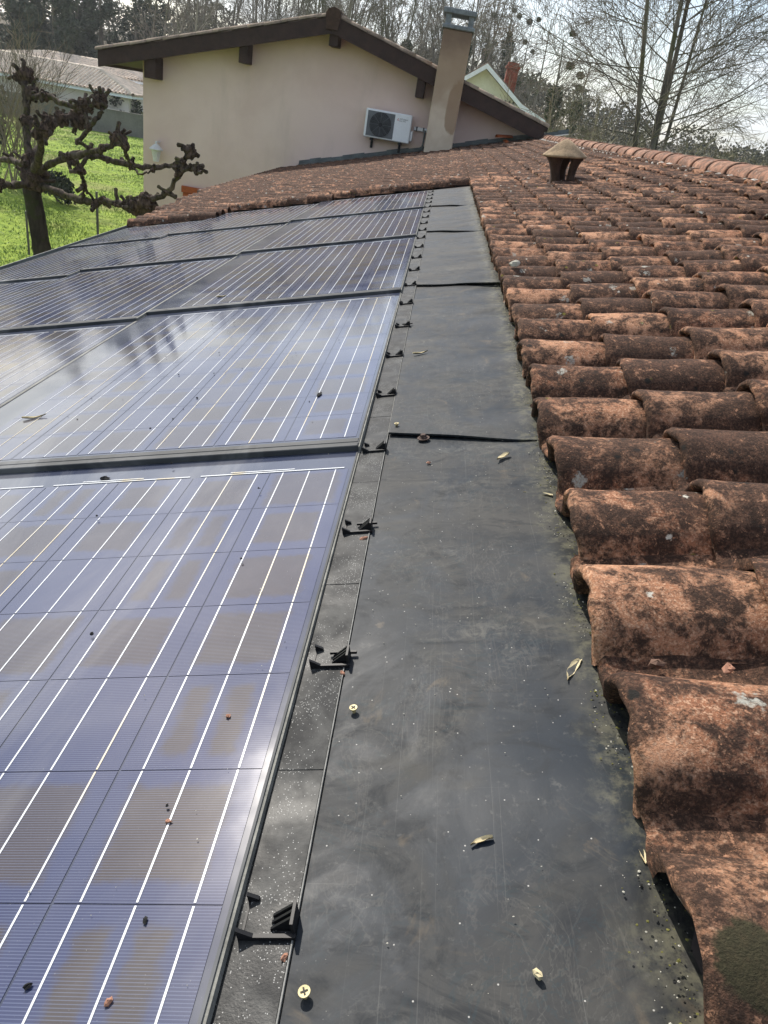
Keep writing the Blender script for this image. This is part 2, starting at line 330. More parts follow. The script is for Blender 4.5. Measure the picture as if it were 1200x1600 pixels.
def f_ground(b, p):
    n = b.noise(b.pos, .25, 5, .6); n2 = b.noise(b.pos, 3.5, 5, .65)
    c = b.mix(b.step(n2, .33, .66), (.12, .19, .022), (.25, .33, .05))
    c = b.mix(b.step(n, .50, .66, 0, .7), c, (.21, .20, .08))
    c = b.mix(b.step(b.noise(b.pos, 1.1, 5, .65), .56, .68, 0, .6), c, (.075, .12, .02))
    sx = b.node('ShaderNodeSeparateXYZ'); b.put(sx.inputs[0], b.pos)
    c = b.mix(b.step(b.math('ADD', sx.outputs[1], b.math('MULTIPLY', n, 10)), 60, 66), c, (.085, .07, .042))
    b.put(p.inputs['Base Color'], c); b.put(p.inputs['Normal'], b.bump(n2, .6, .08))
M['ground'] = mat('meadow', f_ground, Roughness=.95, Specular_IOR_Level=.1)

# ------------------------------------------------------------------ object helpers
MR = Matrix(((nV[0], nU[0], nN[0], RO[0]), (nV[1], nU[1], nN[1], RO[1]), (nV[2], nU[2], nN[2], RO[2]), (0, 0, 0, 1)))   # local (v, u, h)
I4 = Matrix.Identity(4)
def mesh_data(name, V, F, m=None, smooth=False, uv=None):
    me = bpy.data.meshes.new(name); me.from_pydata([tuple(map(float, a)) for a in V], [], [tuple(map(int, f)) for f in F])
    if m is not None: me.materials.append(m)
    if smooth: me.polygons.foreach_set('use_smooth', [True]*len(me.polygons))
    if uv is not None:
        l = me.uv_layers.new(name='UVMap'); l.data.foreach_set('uv', np.asarray(uv, dtype=float).ravel())
    me.update(); return me
def link(name, data, basis=I4, parent=None):
    o = bpy.data.objects.new(name, data); COL.objects.link(o); o.matrix_basis = basis
    if parent is not None: o.parent = parent; o.matrix_parent_inverse = parent.matrix_basis.inverted()
    return o
def obj(name, VF, m, parent=None, basis=I4, smooth=False, **props):
    o = link(name, mesh_data(name, VF[0], VF[1], m, smooth), basis, parent)
    for k, v in props.items(): o[k] = v
    return o
def tag(o, label, cat, group=None):
    o['label'] = label; o['category'] = cat
    if group: o['group'] = group
    return o
def thing(name, label, cat, loc, group=None, basis=None):
    o = bpy.data.objects.new(name, None); COL.objects.link(o); o.empty_display_size = .1
    o.matrix_basis = basis if basis is not None else Matrix.Translation(Vector(tuple(map(float, loc))))
    return tag(o, label, cat, group)
def join(*vfs):
    V, F = [], []
    for v, f in vfs:
        k = len(V); V += [tuple(a) for a in v]; F += [tuple(i+k for i in q) for q in f]
    return V, F
def box(x0, x1, y0, y1, z0, z1):
    V = [(x0, y0, z0), (x1, y0, z0), (x1, y1, z0), (x0, y1, z0), (x0, y0, z1), (x1, y0, z1), (x1, y1, z1), (x0, y1, z1)]
    return V, [(0, 3, 2, 1), (4, 5, 6, 7), (0, 1, 5, 4), (1, 2, 6, 5), (2, 3, 7, 6), (3, 0, 4, 7)]
def bbox(x0, x1, y0, y1, z0, z1, c=.004):
    """box with chamfered edges"""
    V = []; 
    for z, k in ((z0, c), (z0+c, 0), (z1-c, 0), (z1, c)):
        xs0, xs1, ys0, ys1 = x0+k, x1-k, y0+k, y1-k
        V += [(xs0+c*(k == 0), ys0, z), (xs1-c*(k == 0), ys0, z), (xs1, ys0+c*(k == 0), z), (xs1, ys1-c*(k == 0), z), (xs1-c*(k == 0), ys1, z), (xs0+c*(k == 0), ys1, z), (xs0, ys1-c*(k == 0), z), (xs0, ys0+c*(k == 0), z)]
    F = [tuple(range(7, -1, -1)), tuple(range(24, 32))]
    for r in range(3):
        for i in range(8): F.append((r*8+i, r*8+(i+1) % 8, r*8+8+(i+1) % 8, r*8+8+i))
    return V, F
def prism(poly, y0, y1):
    """polygon in (x, z), extruded along y"""
    n = len(poly); V = [(x, y0, z) for x, z in poly]+[(x, y1, z) for x, z in poly]
    return V, [tuple(range(n-1, -1, -1)), tuple(range(n, 2*n))]+[(i, (i+1) % n, n+(i+1) % n, n+i) for i in range(n)]
def lathe(prof, n=24, cx=0, cy=0, seed=None):
    V, F = [], []
    for r, z in prof:
        for i in range(n):
            a = 2*math.pi*i/n; V.append((cx+r*math.cos(a), cy+r*math.sin(a), z))
    for k in range(len(prof)-1):
        for i in range(n): F.append((k*n+i, k*n+(i+1) % n, (k+1)*n+(i+1) % n, (k+1)*n+i))
    F.append(tuple(range(n-1, -1, -1))); F.append(tuple(range((len(prof)-1)*n, len(prof)*n)))
    return V, F
def tubes(paths, k=5):
    """paths: list of (points Nx3, radii N)"""
    V, F = [], []; base = 0
    ang = np.arange(k)*2*math.pi/k; ca, sa = np.cos(ang), np.sin(ang)
    for P, R in paths:
        P = np.asarray(P, float); R = np.asarray(R, float); n = len(P)
        T = np.empty_like(P); T[1:-1] = P[2:]-P[:-2]; T[0] = P[1]-P[0]; T[-1] = P[-1]-P[-2]
        T /= np.linalg.norm(T, axis=1)[:, None]+1e-9
        ref = np.where(np.abs(T[:, 2:3]) < .9, np.array([[0, 0, 1.]]), np.array([[1., 0, 0]]))
        A = np.cross(T, ref[0] if False else ref); A /= np.linalg.norm(A, axis=1)[:, None]+1e-9; B = np.cross(T, A)
        ring = P[:, None, :]+R[:, None, None]*(A[:, None, :]*ca[None, :, None]+B[:, None, :]*sa[None, :, None])
        V.append(ring.reshape(-1, 3))
        i = np.arange(n-1)[:, None]*k; j = np.arange(k)[None, :]; j2 = (j+1) % k
        F.append((base+np.stack([i+j, i+j2, i+k+j2, i+k+j], -1)).reshape(-1, 4)); base += n*k
    return np.concatenate(V), np.concatenate(F)
def fast_mesh(name, V, F, m, smooth=True):
    """quads or tris from numpy arrays"""
    me = bpy.data.meshes.new(name); V = np.asarray(V, np.float32); F = np.asarray(F, np.int32); k = F.shape[1]
    me.vertices.add(len(V)); me.vertices.foreach_set('co', V.ravel())
    me.loops.add(F.size); me.loops.foreach_set('vertex_index', F.ravel())
    me.polygons.add(len(F)); me.polygons.foreach_set('loop_start', np.arange(len(F), dtype=np.int32)*k)
    me.polygons.foreach_set('loop_total', np.full(len(F), k, np.int32))
    me.polygons.foreach_set('use_smooth', np.full(len(F), smooth, bool))
    me.materials.append(m); me.update(calc_edges=True); return me
def blob(r, seed, n=10, m=7, rough=.3, sq=(1, 1, 1)):
    g = random.Random(seed); V = []
    for j in range(m+1):
        for i in range(n):
            th = math.pi*j/m; ph = 2*math.pi*i/n; k = r*(1+rough*(g.random()-.5)*2)
            V.append((sq[0]*k*math.sin(th)*math.cos(ph), sq[1]*k*math.sin(th)*math.sin(ph), sq[2]*k*math.cos(th)))
    F = [(j*n+i, (j+1)*n+i, (j+1)*n+(i+1) % n, j*n+(i+1) % n) for j in range(m) for i in range(n)]
    return V, F
def shift(vf, d): return [(x+d[0], y+d[1], z+d[2]) for x, y, z in vf[0]], vf[1]
def tocam(p):
    d = np.asarray(p, float)-np.array([0, 0, CZ]); z = d@CF
    return 600+FPX*(d@CR)/z, 800-FPX*(d@CU)/z, z
def pix(x, y, Y):
    d = CF+CR*(x-600)/FPX-CU*(y-800)/FPX
    return d*(Y/d[1])+np.array([0, 0, CZ])

# ------------------------------------------------------------------ ground and hills
def ground():
    xs = np.concatenate([np.linspace(-400, -60, 14), np.linspace(-55, 60, 47), np.linspace(70, 400, 14)]); ys = np.concatenate([np.linspace(-300, -10, 12), np.linspace(-5, 140, 59), np.linspace(150, 500, 20)])
    g = np.random.RandomState(3); V = []; F = []
    def hz(x, y):
        lawn = .12*math.sin(x*.3)+.1*math.sin(y*.23+x*.11)
        hill = 0
        t = max(0, min(1, (y-64)/70)); t = t*t*(3-2*t)
        hill += t*((7.5 if x < -5 else max(2.6, 7.5-(x+5)*.28))+1.2*math.sin(x*.045+1)+1.2*math.sin(x*.11))
        far = max(0, min(1, (y-180)/200)); hill += far*8
        return lawn+hill
    for y in ys:
        for x in xs: V.append((x, y, hz(x, y)))
    n = len(xs)
    for j in range(len(ys)-1):
        for i in range(n-1): F.append((j*n+i, j*n+i+1, (j+1)*n+i+1, (j+1)*n+i))
    o = obj('ground', (V, F), M['ground'], smooth=True); o['kind'] = 'structure'
    return hz
hz = ground()

# ------------------------------------------------------------------ the roof under the camera
U0, U1 = -1.6, 16.95
VR = 1.93                       # ridge
VE = -3.0                       # eaves
house = thing('bungalow', 'low bungalow whose terracotta roof carries the solar panels in the foreground', 'house', roofp(6, -1, -2.5))
dk = [(VR+.02, U0), (VR+.02, U1), (-3.59, U1), (-3.59, 11), (VE, 7), (VE, U0)]
deck = obj('roof_deck', ([(a, b, -.06) for a, b in dk]+[(a, b, -.012) for a, b in dk], [tuple(range(6)), tuple(range(11, 5, -1))]+[(i, 6+i, 6+(i+1) % 6, (i+1) % 6) for i in range(6)]), M['under'], house, MR)
# far slope of the roof, beyond the ridge
rp = roofp(0, VR+.02, -.012); c2 = math.cos(SLOPE)
obj('roof_back_slope', ([(rp[0], U0, rp[2]), (rp[0]+5.6, U0, rp[2]-5.6*math.tan(SLOPE)), (rp[0]+5.6, U1, rp[2]-5.6*math.tan(SLOPE)), (rp[0], U1, rp[2])], [(0, 1, 2, 3)]), M['tile'], house)
ev = roofp(0, VE, 0); wl = ev[0]+.45
obj('outer_wall', join(box(wl, wl+.25, U0+.3, 16.9, 0, ev[2]+.02), box(rp[0]+4.9, rp[0]+5.15, U0+.3, 16.9, 0, ev[2]-.1), box(wl+.25, rp[0]+4.9, U0+.3, U0+.5, 0, ev[2]+.02)), M['stucco'], house)
obj('fascia_board', box(ev[0]-.01, ev[0]+.03, U0, U1, ev[2]-.2, ev[2]-.02), M['timber'], house)
gut = [(ev[0]-.07+.065*math.cos(a), ev[2]-.03+.065*math.sin(a)) for a in np.linspace(math.pi, 2*math.pi, 9)]
gut2 = [(ev[0]-.07+.06*math.cos(a), ev[2]-.03+.06*math.sin(a)) for a in np.linspace(2*math.pi, math.pi, 9)]
obj('gutter', prism(gut+gut2, U0, U1), M['lead'], house)

PITCH_U = .2115
def tile_mesh(seed, npf=26, rows=None):
    g = random.Random(seed)
    ph = [g.uniform(0, 6.28) for _ in range(6)]
    if rows is None: rows = (-.03, 'b', 'm', 0.0, .006, .018, .04, .09, .15, .2, .25)
    ys = list(.0835*np.sin(np.linspace(-1.57, 1.57, int(npf*.76))))+list(np.linspace(.0835, .137, npf-int(npf*.76)+1))[1:]
    def prof(y, t):
        s = 1-.13*max(0, t)/.25
        a = abs(y)/(.082*s)
        if a < 1: h = .068*s*(1-a**2.2)**.56
        else: h = 0
        base = .004
        if y > .08: base += .008*max(0, (y-.105)/.03)**2
        if y < -.07: base += 0
        return max(h+.003, base+.0030)
    def wob(t, y): return .0016*math.sin(t*23+ph[0])+.0013*math.sin(y*55+ph[1]+t*9)+.0010*math.sin(t*61+y*31+ph[2])
    V, F = [], []
    TH = .015
    for r in rows:
        for y in ys:
            if r == -.03: t, dz = .05, -TH
            elif r == 'b': t, dz = .002, -TH
            elif r == 'm': t, dz = -.0035, -TH*.5
            elif r == 0.0: t, dz = -.001, -.0022
            elif r == .006: t, dz = .006, .0022
            elif r == .018: t, dz = .018, .0016
            else: t, dz = r, 0
            tt = t if not isinstance(t, str) else 0
            h = prof(y, max(0, tt))
            # a normal-ish inset so that the shell keeps its thickness on the flanks
            dy = 0
            if dz < -.004:
                e = .003; sl = (prof(y+e, max(0, tt))-prof(y-e, max(0, tt)))/(2*e); sl = max(-3, min(3, sl)); q = 1/math.sqrt(1+sl*sl)
                dy = -dz*-sl*q*-1 if False else dz*-sl*q; dz = dz*q
            z = h+dz+.0155*(1-tt/.25)-.010+wob(tt, y)
            edge = .003*math.sin(y*47+ph[3])+.002*math.sin(y*120+ph[4]) if tt < .004 else 0
            V.append((tt+edge, y+dy, z))
    n = len(ys)
    for k in range(len(rows)-1):
        for i in range(n-1): F.append((k*n+i, k*n+i+1, (k+1)*n+i+1, (k+1)*n+i))
    # flank skirt of the barrel side
    return V, F
def flip(vf): return vf[0], [tuple(reversed(f)) for f in vf[1]]
tile_vars = [mesh_data('roof_tile', *flip(tile_mesh(s)), M['tile'], True) for s in range(8)]
low_rows = ('b', 0.0, .012, .12, .25)
low_vars = [flip(tile_mesh(s, 13, low_rows)) for s in range(40, 46)]
def eave_v(u): return -2.99-.60*min(1, max(0, (u-7)/4))
def edge_v(u): return .130+.016*min(max(u, 0), 2.2)+.004*max(0, u-2.2)
tiles = []
for r in range(-9, 82):
    u = .328+r*PITCH_U
    if u > 16.9: continue
    for c in range(-19, 9):
        v = edge_v(u)+.2*c
        if c < 0 and u < (7.74 if v > -1.27 else 7.56 if v > -2.24 else 7.05): continue
        if v < eave_v(u)-.02: continue
        jit = random.Random(r*131+c*7+5)
        vv = v+(jit.uniform(-.010, .010) if c > 0 else jit.uniform(-.005, .005)); uu = u+jit.uniform(-.0035, .0035)
        rz = jit.uniform(-.012, .012); tl = jit.uniform(-.010, .010); hh = jit.uniform(-.002, .0025)
        x, y, d = tocam(roofp(uu, vv+.1, .05))
        inside = d > .05 and -60 < x < 1290 and -20 < y < 1720
        tiles.append((d if inside else 1e3+d, uu, vv, hh, rz, tl, jit.random()))
tiles.sort()
for i, (d, u, v, h, rz, tl, q) in enumerate(tiles[:300]):
    Bm = MR @ Matrix.Translation((v, u, h)) @ Matrix.Rotation(rz, 4, 'Z') @ Matrix.Rotation(tl, 4, 'Y')
    link('roof_tile', tile_vars[int(q*8) % 8], Bm, deck)
LV, LF = [], []; base = 0
for d, u, v, h, rz, tl, q in tiles[300:]:
    vf = low_vars[int(q*6) % 6]; P = np.array(vf[0]); c, s = math.cos(rz), math.sin(rz)
    P = np.stack([P[:, 0]*c-P[:, 1]*s+v, P[:, 0]*s+P[:, 1]*c+u, P[:, 2]+h-P[:, 0]*tl], 1)
    LV.append(P); LF.append(np.array(vf[1])+base); base += len(P)
o = link('roof_tile_field', fast_mesh('roof_tile_field', np.concatenate(LV), np.concatenate(LF), M['tile']), MR, deck); o['kind'] = 'stuff'

# ridge tiles: half round, each overlapping the next
def ridge_tile(L=.46, r0=.112, r1=.096, n=13):
    V, F = [], []
    rows = [(0.02, -.014), (0, -.014), (-.003, -.004), (0.0, 0.0), (.012, .003), (.03, .0), (L, None)]
    for y, dr in rows:
        for i in range(n):
            a = math.pi*(i/(n-1)); r = (r1 if dr is None else r0+dr)
            V.append((r*math.cos(a)*1.12, y, r*math.sin(a)*.78))
    for k in range(len(rows)-1):
        for i in range(n-1): F.append((k*n+i, (k+1)*n+i, (k+1)*n+i+1, k*n+i+1))
    return V, F
rt = mesh_data('ridge_tile', *ridge_tile(), M['ridge'], True)
rx, rz0 = roofp(0, VR+.03, 0)[0], roofp(0, VR+.03, 0)[2]
for k in range(0, 46):
    y = -1.2+.4*k
    if y > 16.6: break
    link('ridge_tile', rt, Matrix.Translation((rx+rnd.uniform(-.004, .004), y, rz0+.036+rnd.uniform(-.003, .003))) @ Matrix.Rotation(.012, 4, 'X') @ Matrix.Rotation(rnd.uniform(-.012, .012), 4, 'Z'), house)
ml = [mesh_data('mortar_lump', *blob(.036, 900+r, 9, 6, .20, (1.0, 1.2, .62)), M['mortar'], True) for r in range(5)]
for r in range(-6, 78):
    u = .328+r*PITCH_U
    link('mortar_lump', ml[r % 5], MR @ Matrix.Translation((VR-.108+rnd.uniform(-.008, .008), u+.012+rnd.uniform(-.01, .01), .050+rnd.uniform(-.004, .004))) @ Matrix.Rotation(rnd.uniform(-.5, .5), 4, 'Z'), house)

# ------------------------------------------------------------------ solar panels
JU = [-.199, 1.356, 2.911, 4.466, 6.021, 7.60]
ENDS = [7.60, 7.44, 6.93]
COLS = [(-.2165, -1.262, 0.0, 6, 'column beside the dark metal flashing'), (-1.270, -2.236, .097, 6, 'middle column'), (-2.243, -2.99, .26, 5, 'outer column above the eaves')]
ROWN = ['nearest the camera', 'second from the camera', 'third from the camera', 'fourth from the camera', 'farthest, touching the tiles']
cell_cache = {}
def cell_data(w_, l_):
    k = (round(w_, 4), round(l_, 4))
    if k not in cell_cache:
        cell_cache[k] = mesh_data('cell', [(0, 0, 0), (w_, 0, 0), (w_, l_, 0), (0, l_, 0)], [(0, 1, 2, 3)], M['cell'], uv=[(0, 0), (1, 0), (1, 1), (0, 1)])
    return cell_cache[k]
def h_of(t, L): return .014-.010*t/L            # height of the glass above the roof along the panel
for ci, (va, vb, off, ncell, cname) in enumerate(COLS):
    for ri in range(5):
        ua = JU[ri]-off; L = 1.585 if ri < 4 else ENDS[ci]-ua
        ub = ua+L
        root = thing('solar_panel', 'blue polycrystalline solar panel, %s in the %s' % (ROWN[ri], cname), 'solar panel', roofp(ua+L/2, (va+vb)/2, .02), 'solar panels on the roof')
        tiltm = MR @ Matrix.Translation((0, ua, .0150)) @ Matrix.Rotation(-math.atan(.0095/1.555), 4, 'X')
        W0, W1 = vb, va
        obj('glass', ([(W0+.003, .012, 0), (W1-.003, .012, 0), (W1-.003, L, 0), (W0+.003, L, 0)], [(0, 1, 2, 3)]), M['back'], root, tiltm)
        # frame: front lip of stepped rails, side rails, body
        fr = join(bbox(W0, W1, -.004, .0115, -.0105, .0030, .0015), box(W0, W1, .0115, .019, -.012, .0012), box(W0, W0+.0028, .019, L, -.012, .0009), box(W1-.0028, W1, .019, L, -.012, .0009))
        obj('frame', fr, M['frame'], root, tiltm)
        obj('rail_strip', bbox(W0+.002, W1-.002, .020, .040, -.001, .0022, .001), M['frame'], root, tiltm)
        if ci == 0: obj('edge_seal', box(W1, W1+.0030, .0, L, -.022, -.0012), M['edge_pale'], root, tiltm)
        elif True: obj('edge_seal', box(W1, W1+.0065, .0, L, -.012, .0014), M['edge_pale'], root, tiltm)
        # cells
        if ri == 0: c0, pu = .199+1.266-10*.149, .149
        else: c0, pu = .052, (.1428 if ri < 4 else (L-.10)/10)
        if ri == 0: c0 = 1.266-JU[0]-off*0-10*.149+0.0
        usable = (W1-.0085)-(W0+.006); pv = .1562 if ci == 0 else usable/ncell
        gv, gu = .0012, .0005
        for a in range(ncell):
            x1 = W1-.0085-a*pv; x0 = x1-pv
            if x0 < W0-.001: x0 = W0+.004
            for b_ in range(10):
                y0 = c0+b_*pu
                if y0 < .042: continue
                link('cell', cell_data(x1-x0-2*gv, pu-2*gu), tiltm @ Matrix.Translation((x0+gv, y0+gu, .0006)), root)
            for q in (1/6, .5, 5/6):
                xb = x0+(x1-x0)*q; bv = []
                for b_ in range(10):
                    y0 = c0+b_*pu
                    if y0 < .042: continue
                    bv.append(box(xb-.0010, xb+.0010, y0+gu+.001, y0+pu-gu-.001, .0003, .00115))
                obj('busbar', join(*bv), M['bus'], root, tiltm)
        # collector ribbons at the far end
        ye = c0+10*pu; rb = []
        for a in range(0, ncell, 2):
            xr = W1-.0085-a*pv-.010; xl = max(W0+.012, W1-.0085-(a+2)*pv+.012)
            rb.append(box(xl, xr, ye+.004, ye+.0075, .0003, .0012))
            rb.append(box(xl+.06, xr-.10, ye+.012, ye+.015, .0003, .0012))
        obj('collector_ribbon', join(*rb), M['bus'], root, tiltm)

# ------------------------------------------------------------------ strip with clips along the panels
strip = thing('edge_strip', 'gritty black plastic edge strip carrying clips between panels and metal flashing', 'edge strip', roofp(3.5, -.19, 0))
seams = [-.5, .185, .527, .871, 1.21, 1.55, 2.2, 2.9, 3.6, 4.3, 5.0, 5.7, 6.4, 7.0, 7.62]
for i in range(len(seams)-1):
    t = .0003*(i % 2)
    obj('strip_segment', bbox(-.2130, -.1632, seams[i]+.0003, seams[i+1]-.0003, -.010, .0018+t, .0006), M['strip'], strip, MR)
    obj('strip_rim', box(-.1630, -.1617, seams[i]+.0003, seams[i+1]-.0003, -.004, .0026+t), M['strip_edge'], strip, MR)
def wedge(x0, x1, za, zb, y0, y1, z0=0): return prism([(x0, z0), (x1, z0), (x1, zb), (x0, za)], y0, y1)
cl_base = join(wedge(-.022, -.009, .0125, .0045, 0, .0035), box(-.009, .027, 0, .0035, 0, .0042), wedge(-.021, -.011, .0085, .003, .034, .0375), box(-.0205, -.0185, .0034, .0342, -.001, .0006))
cl_base_long = join(cl_base, box(.0, .034, .022, .0255, .003, .0065))
cl_fin = join(*[wedge(.004, .0235, .0015, .0165, .0085+k*.0058, .0108+k*.0058) for k in range(3)], box(.0235, .0262, .0035, .0235, 0, .0165))
cb = mesh_data('clip', *cl_base, M['clip']); cbl = mesh_data('clip', *cl_base_long, M['clip']); cf = mesh_data('fin_comb', *cl_fin, M['clip'])
CU_ = [.352, .690, 1.021, 1.352]+[1.352+.3375*k for k in range(1, 19)]
for i, u in enumerate(CU_):
    if u > 7.55: break
    long_ = i in (1, 2, 6)
    Bm = MR @ Matrix.Translation((-.1868+rnd.uniform(-.0015, .0015)+(.004 if long_ else 0), u-.004, .0022)) @ Matrix.Rotation(rnd.uniform(-.04, .04), 4, 'Z')
    c_ = link('clip', cbl if long_ else cb, Bm, strip); link('fin_comb', cf, Bm, c_)

# ------------------------------------------------------------------ metal / membrane flashing sheets
SJ = [(-1.6, -1.6), (1.441, 1.356), (3.03, 2.90), (4.66, 4.46), (6.13, 5.92), (7.66, 7.66)]
SL = ['large near sheet of dark grey flashing, streaked with wipe marks', 'second grey flashing sheet, its near edge over the large near sheet', 'third grey flashing sheet from the camera between panels and tiles', 'fourth grey flashing sheet from the camera between panels and tiles', 'farthest grey flashing sheet, ending at the tiles']
for i in range(5):
    nu, nv = (60, 16); V, F = [], []
    for j in range(nu+1):
        for k in range(nv+1):
            f = k/nv; v = -.1602+f*(.40)
            ua = SJ[i][0]*(1-min(1, f/.8))+SJ[i][1]*min(1, f/.8); ub = SJ[i+1][0]*(1-min(1, f/.8))+SJ[i+1][1]*min(1, f/.8)+.05*(i < 4)
            u = ua+(ub-ua)*j/nu
            lift = .0058 if i else 0
            h = .001+lift*max(0, 1-(u-ua)/.9)+(.0095*f**1.2*math.sin(u*29.7+i+.5*math.sin(u*5))+.0022*math.sin(u*13+v*9)+.0016*math.sin(u*41-v*14))*min(1, 1.2*f+.1)
            h -= .0045*max(0, (u-ub+.3)/.3) if i < 4 else 0
            if v > edge_v(u)+.012: h = min(h, .001)-min(.012, .5*(v-edge_v(u)-.012))
            V.append((v, u, h))
    for j in range(nu):
        for k in range(nv):
            a = j*(nv+1)+k; F.append((a, a+1, a+nv+2, a+nv+1))
    n = len(V); front = list(range(nv+1))                     # turned-down near edge
    m_ = nv+1; V += [V[q] for q in front]+[(V[q][0], V[q][1]+.0004, V[q][2]-.0042) for q in front]
    F += [(n+k, n+m_+k, n+m_+k+1, n+k+1) for k in range(nv)]
    left = [j*(nv+1) for j in range(nu+1)]; n = len(V); m_ = nu+1; V += [V[q] for q in left]+[(V[q][0], V[q][1], V[q][2]-.004) for q in left]
    F += [(n+k, n+k+1, n+m_+k+1, n+m_+k) for k in range(nu)]
    tag(obj('flashing_sheet', (V, F), M['sheet'], None, MR, True), SL[i], 'flashing sheet', 'flashing sheets beside the panels')

# screws
def screw(u, v, label, r=.0046, m='brass', h=.004, rot=.4):
    t = thing('screw', label, 'screw', roofp(u, v, h), 'screws in the flashing')
    Bm = MR @ Matrix.Translation((v, u, h)) @ Matrix.Rotation(rot, 4, 'Z')
    obj('screw_head', lathe([(r*.35, -.004), (r*.5, .0005), (r*.98, .0036), (r, .0042), (r*.96, .0048), (r*.4, .0046)], 20), M[m], t, Bm, False)
    s_ = r*.6; obj('cross_slot', join(box(-s_, s_, -r*.14, r*.14, .0043, .0050), box(-r*.14, r*.14, -s_, s_, .0043, .00505)), M['slot'], t, Bm)
screw(.306, -.144, 'yellow crosshead screw nearest the camera, standing proud of the flashing', .0050)
screw(.610, -.141, 'yellow crosshead screw beside the second clip from the camera', .0048, rot=.9)
screw(1.475, -.145, 'pale screw on the edge of the second flashing sheet', .0052, h=.008)
bolt = thing('bolt', 'small rusty bolt head on the first joint between flashing sheets', 'bolt', roofp(1.405, -.085, .004))
obj('bolt_head', lathe([(.009, .001), (.009, .004), (.0068, .005), (.0068, .009), (.0055, .0105)], 6), M['rust'], bolt, MR @ Matrix.Translation((-.085, 1.405, .001)))
obj('washer', lathe([(.013, .0), (.013, .0016), (.006, .0018)], 14), M['rust'], bolt, MR @ Matrix.Translation((-.085, 1.405, .002)))

# leaves and chips
def leaf_mesh(L, Wd, curl, seed):
    g = random.Random(seed); V, F = [], []; n = 9
    for i in range(n):
        t = i/(n-1); w_ = Wd*math.sin(math.pi*min(1, t*.86+.10))**.8*(1-.45*t)
        if t > .8: w_ *= .45
        z = curl*.6*L*(t-.5)**2*2.0+.0015; cx = .10*L*math.sin(t*2.4)
        for s_ in (-1, 0, 1): V.append((cx+s_*w_*(1+g.uniform(-.15, .15)), (t-.5)*L, z+abs(s_)*w_*.45*(1+.5*math.sin(i))+(.0015 if s_ else 0)))
    for i in range(n-1):
        for k in range(2): F.append((i*3+k, i*3+k+1, i*3+k+4, i*3+k+3))
    N = len(V); V += [(x, y, z-.0012) for x, y, z in V]; F += [tuple(reversed([q+N for q in f])) for f in list(F)]
    return V, F
def leaf(u, v, h, L, Wd, ang, label, m='leaf', curl=.25, seed=1):
    tag(obj('dead_leaf', leaf_mesh(L, Wd, curl, seed), M[m], None, MR @ Matrix.Translation((v, u, h)) @ Matrix.Rotation(ang, 4, 'Z'), True), label, 'leaf')
leaf(.665, .112, .0012, .040, .0062, 2.7, 'pale dry leaf on the near flashing sheet beside the fourth tile', seed=2)
leaf(1.112, .118, .0012, .050, .0055, 1.25, 'narrow straw coloured dry leaf caught against the edge tiles', seed=3)
leaf(1.281, .072, .0012, .035, .0060, 2.4, 'small dry leaf just below the first joint of the flashing', seed=4)
leaf(2.03, -.112, .0050, .045, .0055, -1.1, 'pale leaf on the second flashing sheet beside the clips', seed=5)
leaf(1.690, -1.10, .0135, .060, .0055, -1.25, 'long pale dry leaf on the second solar panel at the left edge', seed=6)
leaf(.440, -.004, .0012, .022, .0030, 2.0, 'shrivelled pale leaf scrap in the middle of the near flashing sheet', seed=7, curl=.1)
leaf(.432, .130, .0012, .030, .0028, .25, 'whitish split leaf scrap against the second near tile', seed=8)
leaf(3.11, -1.0, .0135, .045, .008, -1.0, 'white scrap of leaf on the third panel beside the flashing', seed=9)
def chip(u, v, h, r, label, m='chip', seed=1, cat='tile chip', name='tile_chip', sq=(1.3, .8, .6)):
    tag(obj(name, blob(r, seed, 6, 4, .35, sq), M[m], None, MR @ Matrix.Translation((v, u, h)) @ Matrix.Rotation(seed*1.3, 4, 'Z')), label, cat)
chip(.640, .272, .024, .0065, 'orange chip of tile in the valley behind the crest of a near tile', seed=3)
chip(.652, .200, .022, .0085, 'dark curled seed pod lying in a near tile valley', 'leaf_dark', 5, 'seed pod', 'seed_pod')
chip(1.279, -.071, .003, .0042, 'orange tile chip on the near flashing below the rusty bolt', seed=7)
chip(.335, -.166, .0025, .0036, 'rusty orange chip at the foot of the nearest clip', seed=8)
chip(.676, -.163, .0025, .0036, 'orange chip under the second clip from the camera', seed=9)
chip(1.000, -.170, .0025, .0052, 'pinkish tile chip under the third clip from the camera', seed=10)
chip(.597, -.283, .0125, .0030, 'orange chip on the nearest panel between two ribbons', seed=11)
chip(.456, -.304, .013, .0030, 'reddish chip beside a ribbon low on the nearest panel', seed=12)
chip(.292, -.294, .0145, .0034, 'reddish chip at the bottom edge of the nearest panel', seed=13)
chip(.325, .033, .003, .0042, 'cream coloured crumb on the near flashing, low in the frame', 'leaf', 14, 'crumb', 'crumb')
chip(.302, -.365, .0145, .0028, 'black crumb low on the nearest panel, left of the yellowish ribbon', 'soot', 15, 'crumb', 'crumb')
chip(.357, -.289, .0140, .0026, 'black crumb on the nearest panel between the last two ribbons', 'soot', 16, 'crumb', 'crumb')
chip(1.289, -.735, .008, .0075, 'black lump on the rail between the two nearest panels', 'soot', 17, 'crumb', 'crumb')
chip(1.700, -.352, .0165, .0085, 'flat black scrap on the second panel near its right edge', 'soot', 18, 'crumb', 'crumb', (1.8, .6, .3))
chip(2.85, .225, .085, .020, 'white lump of lichen on an edge tile beside the flashing', 'grit', 19, 'lichen', 'lichen_lump')

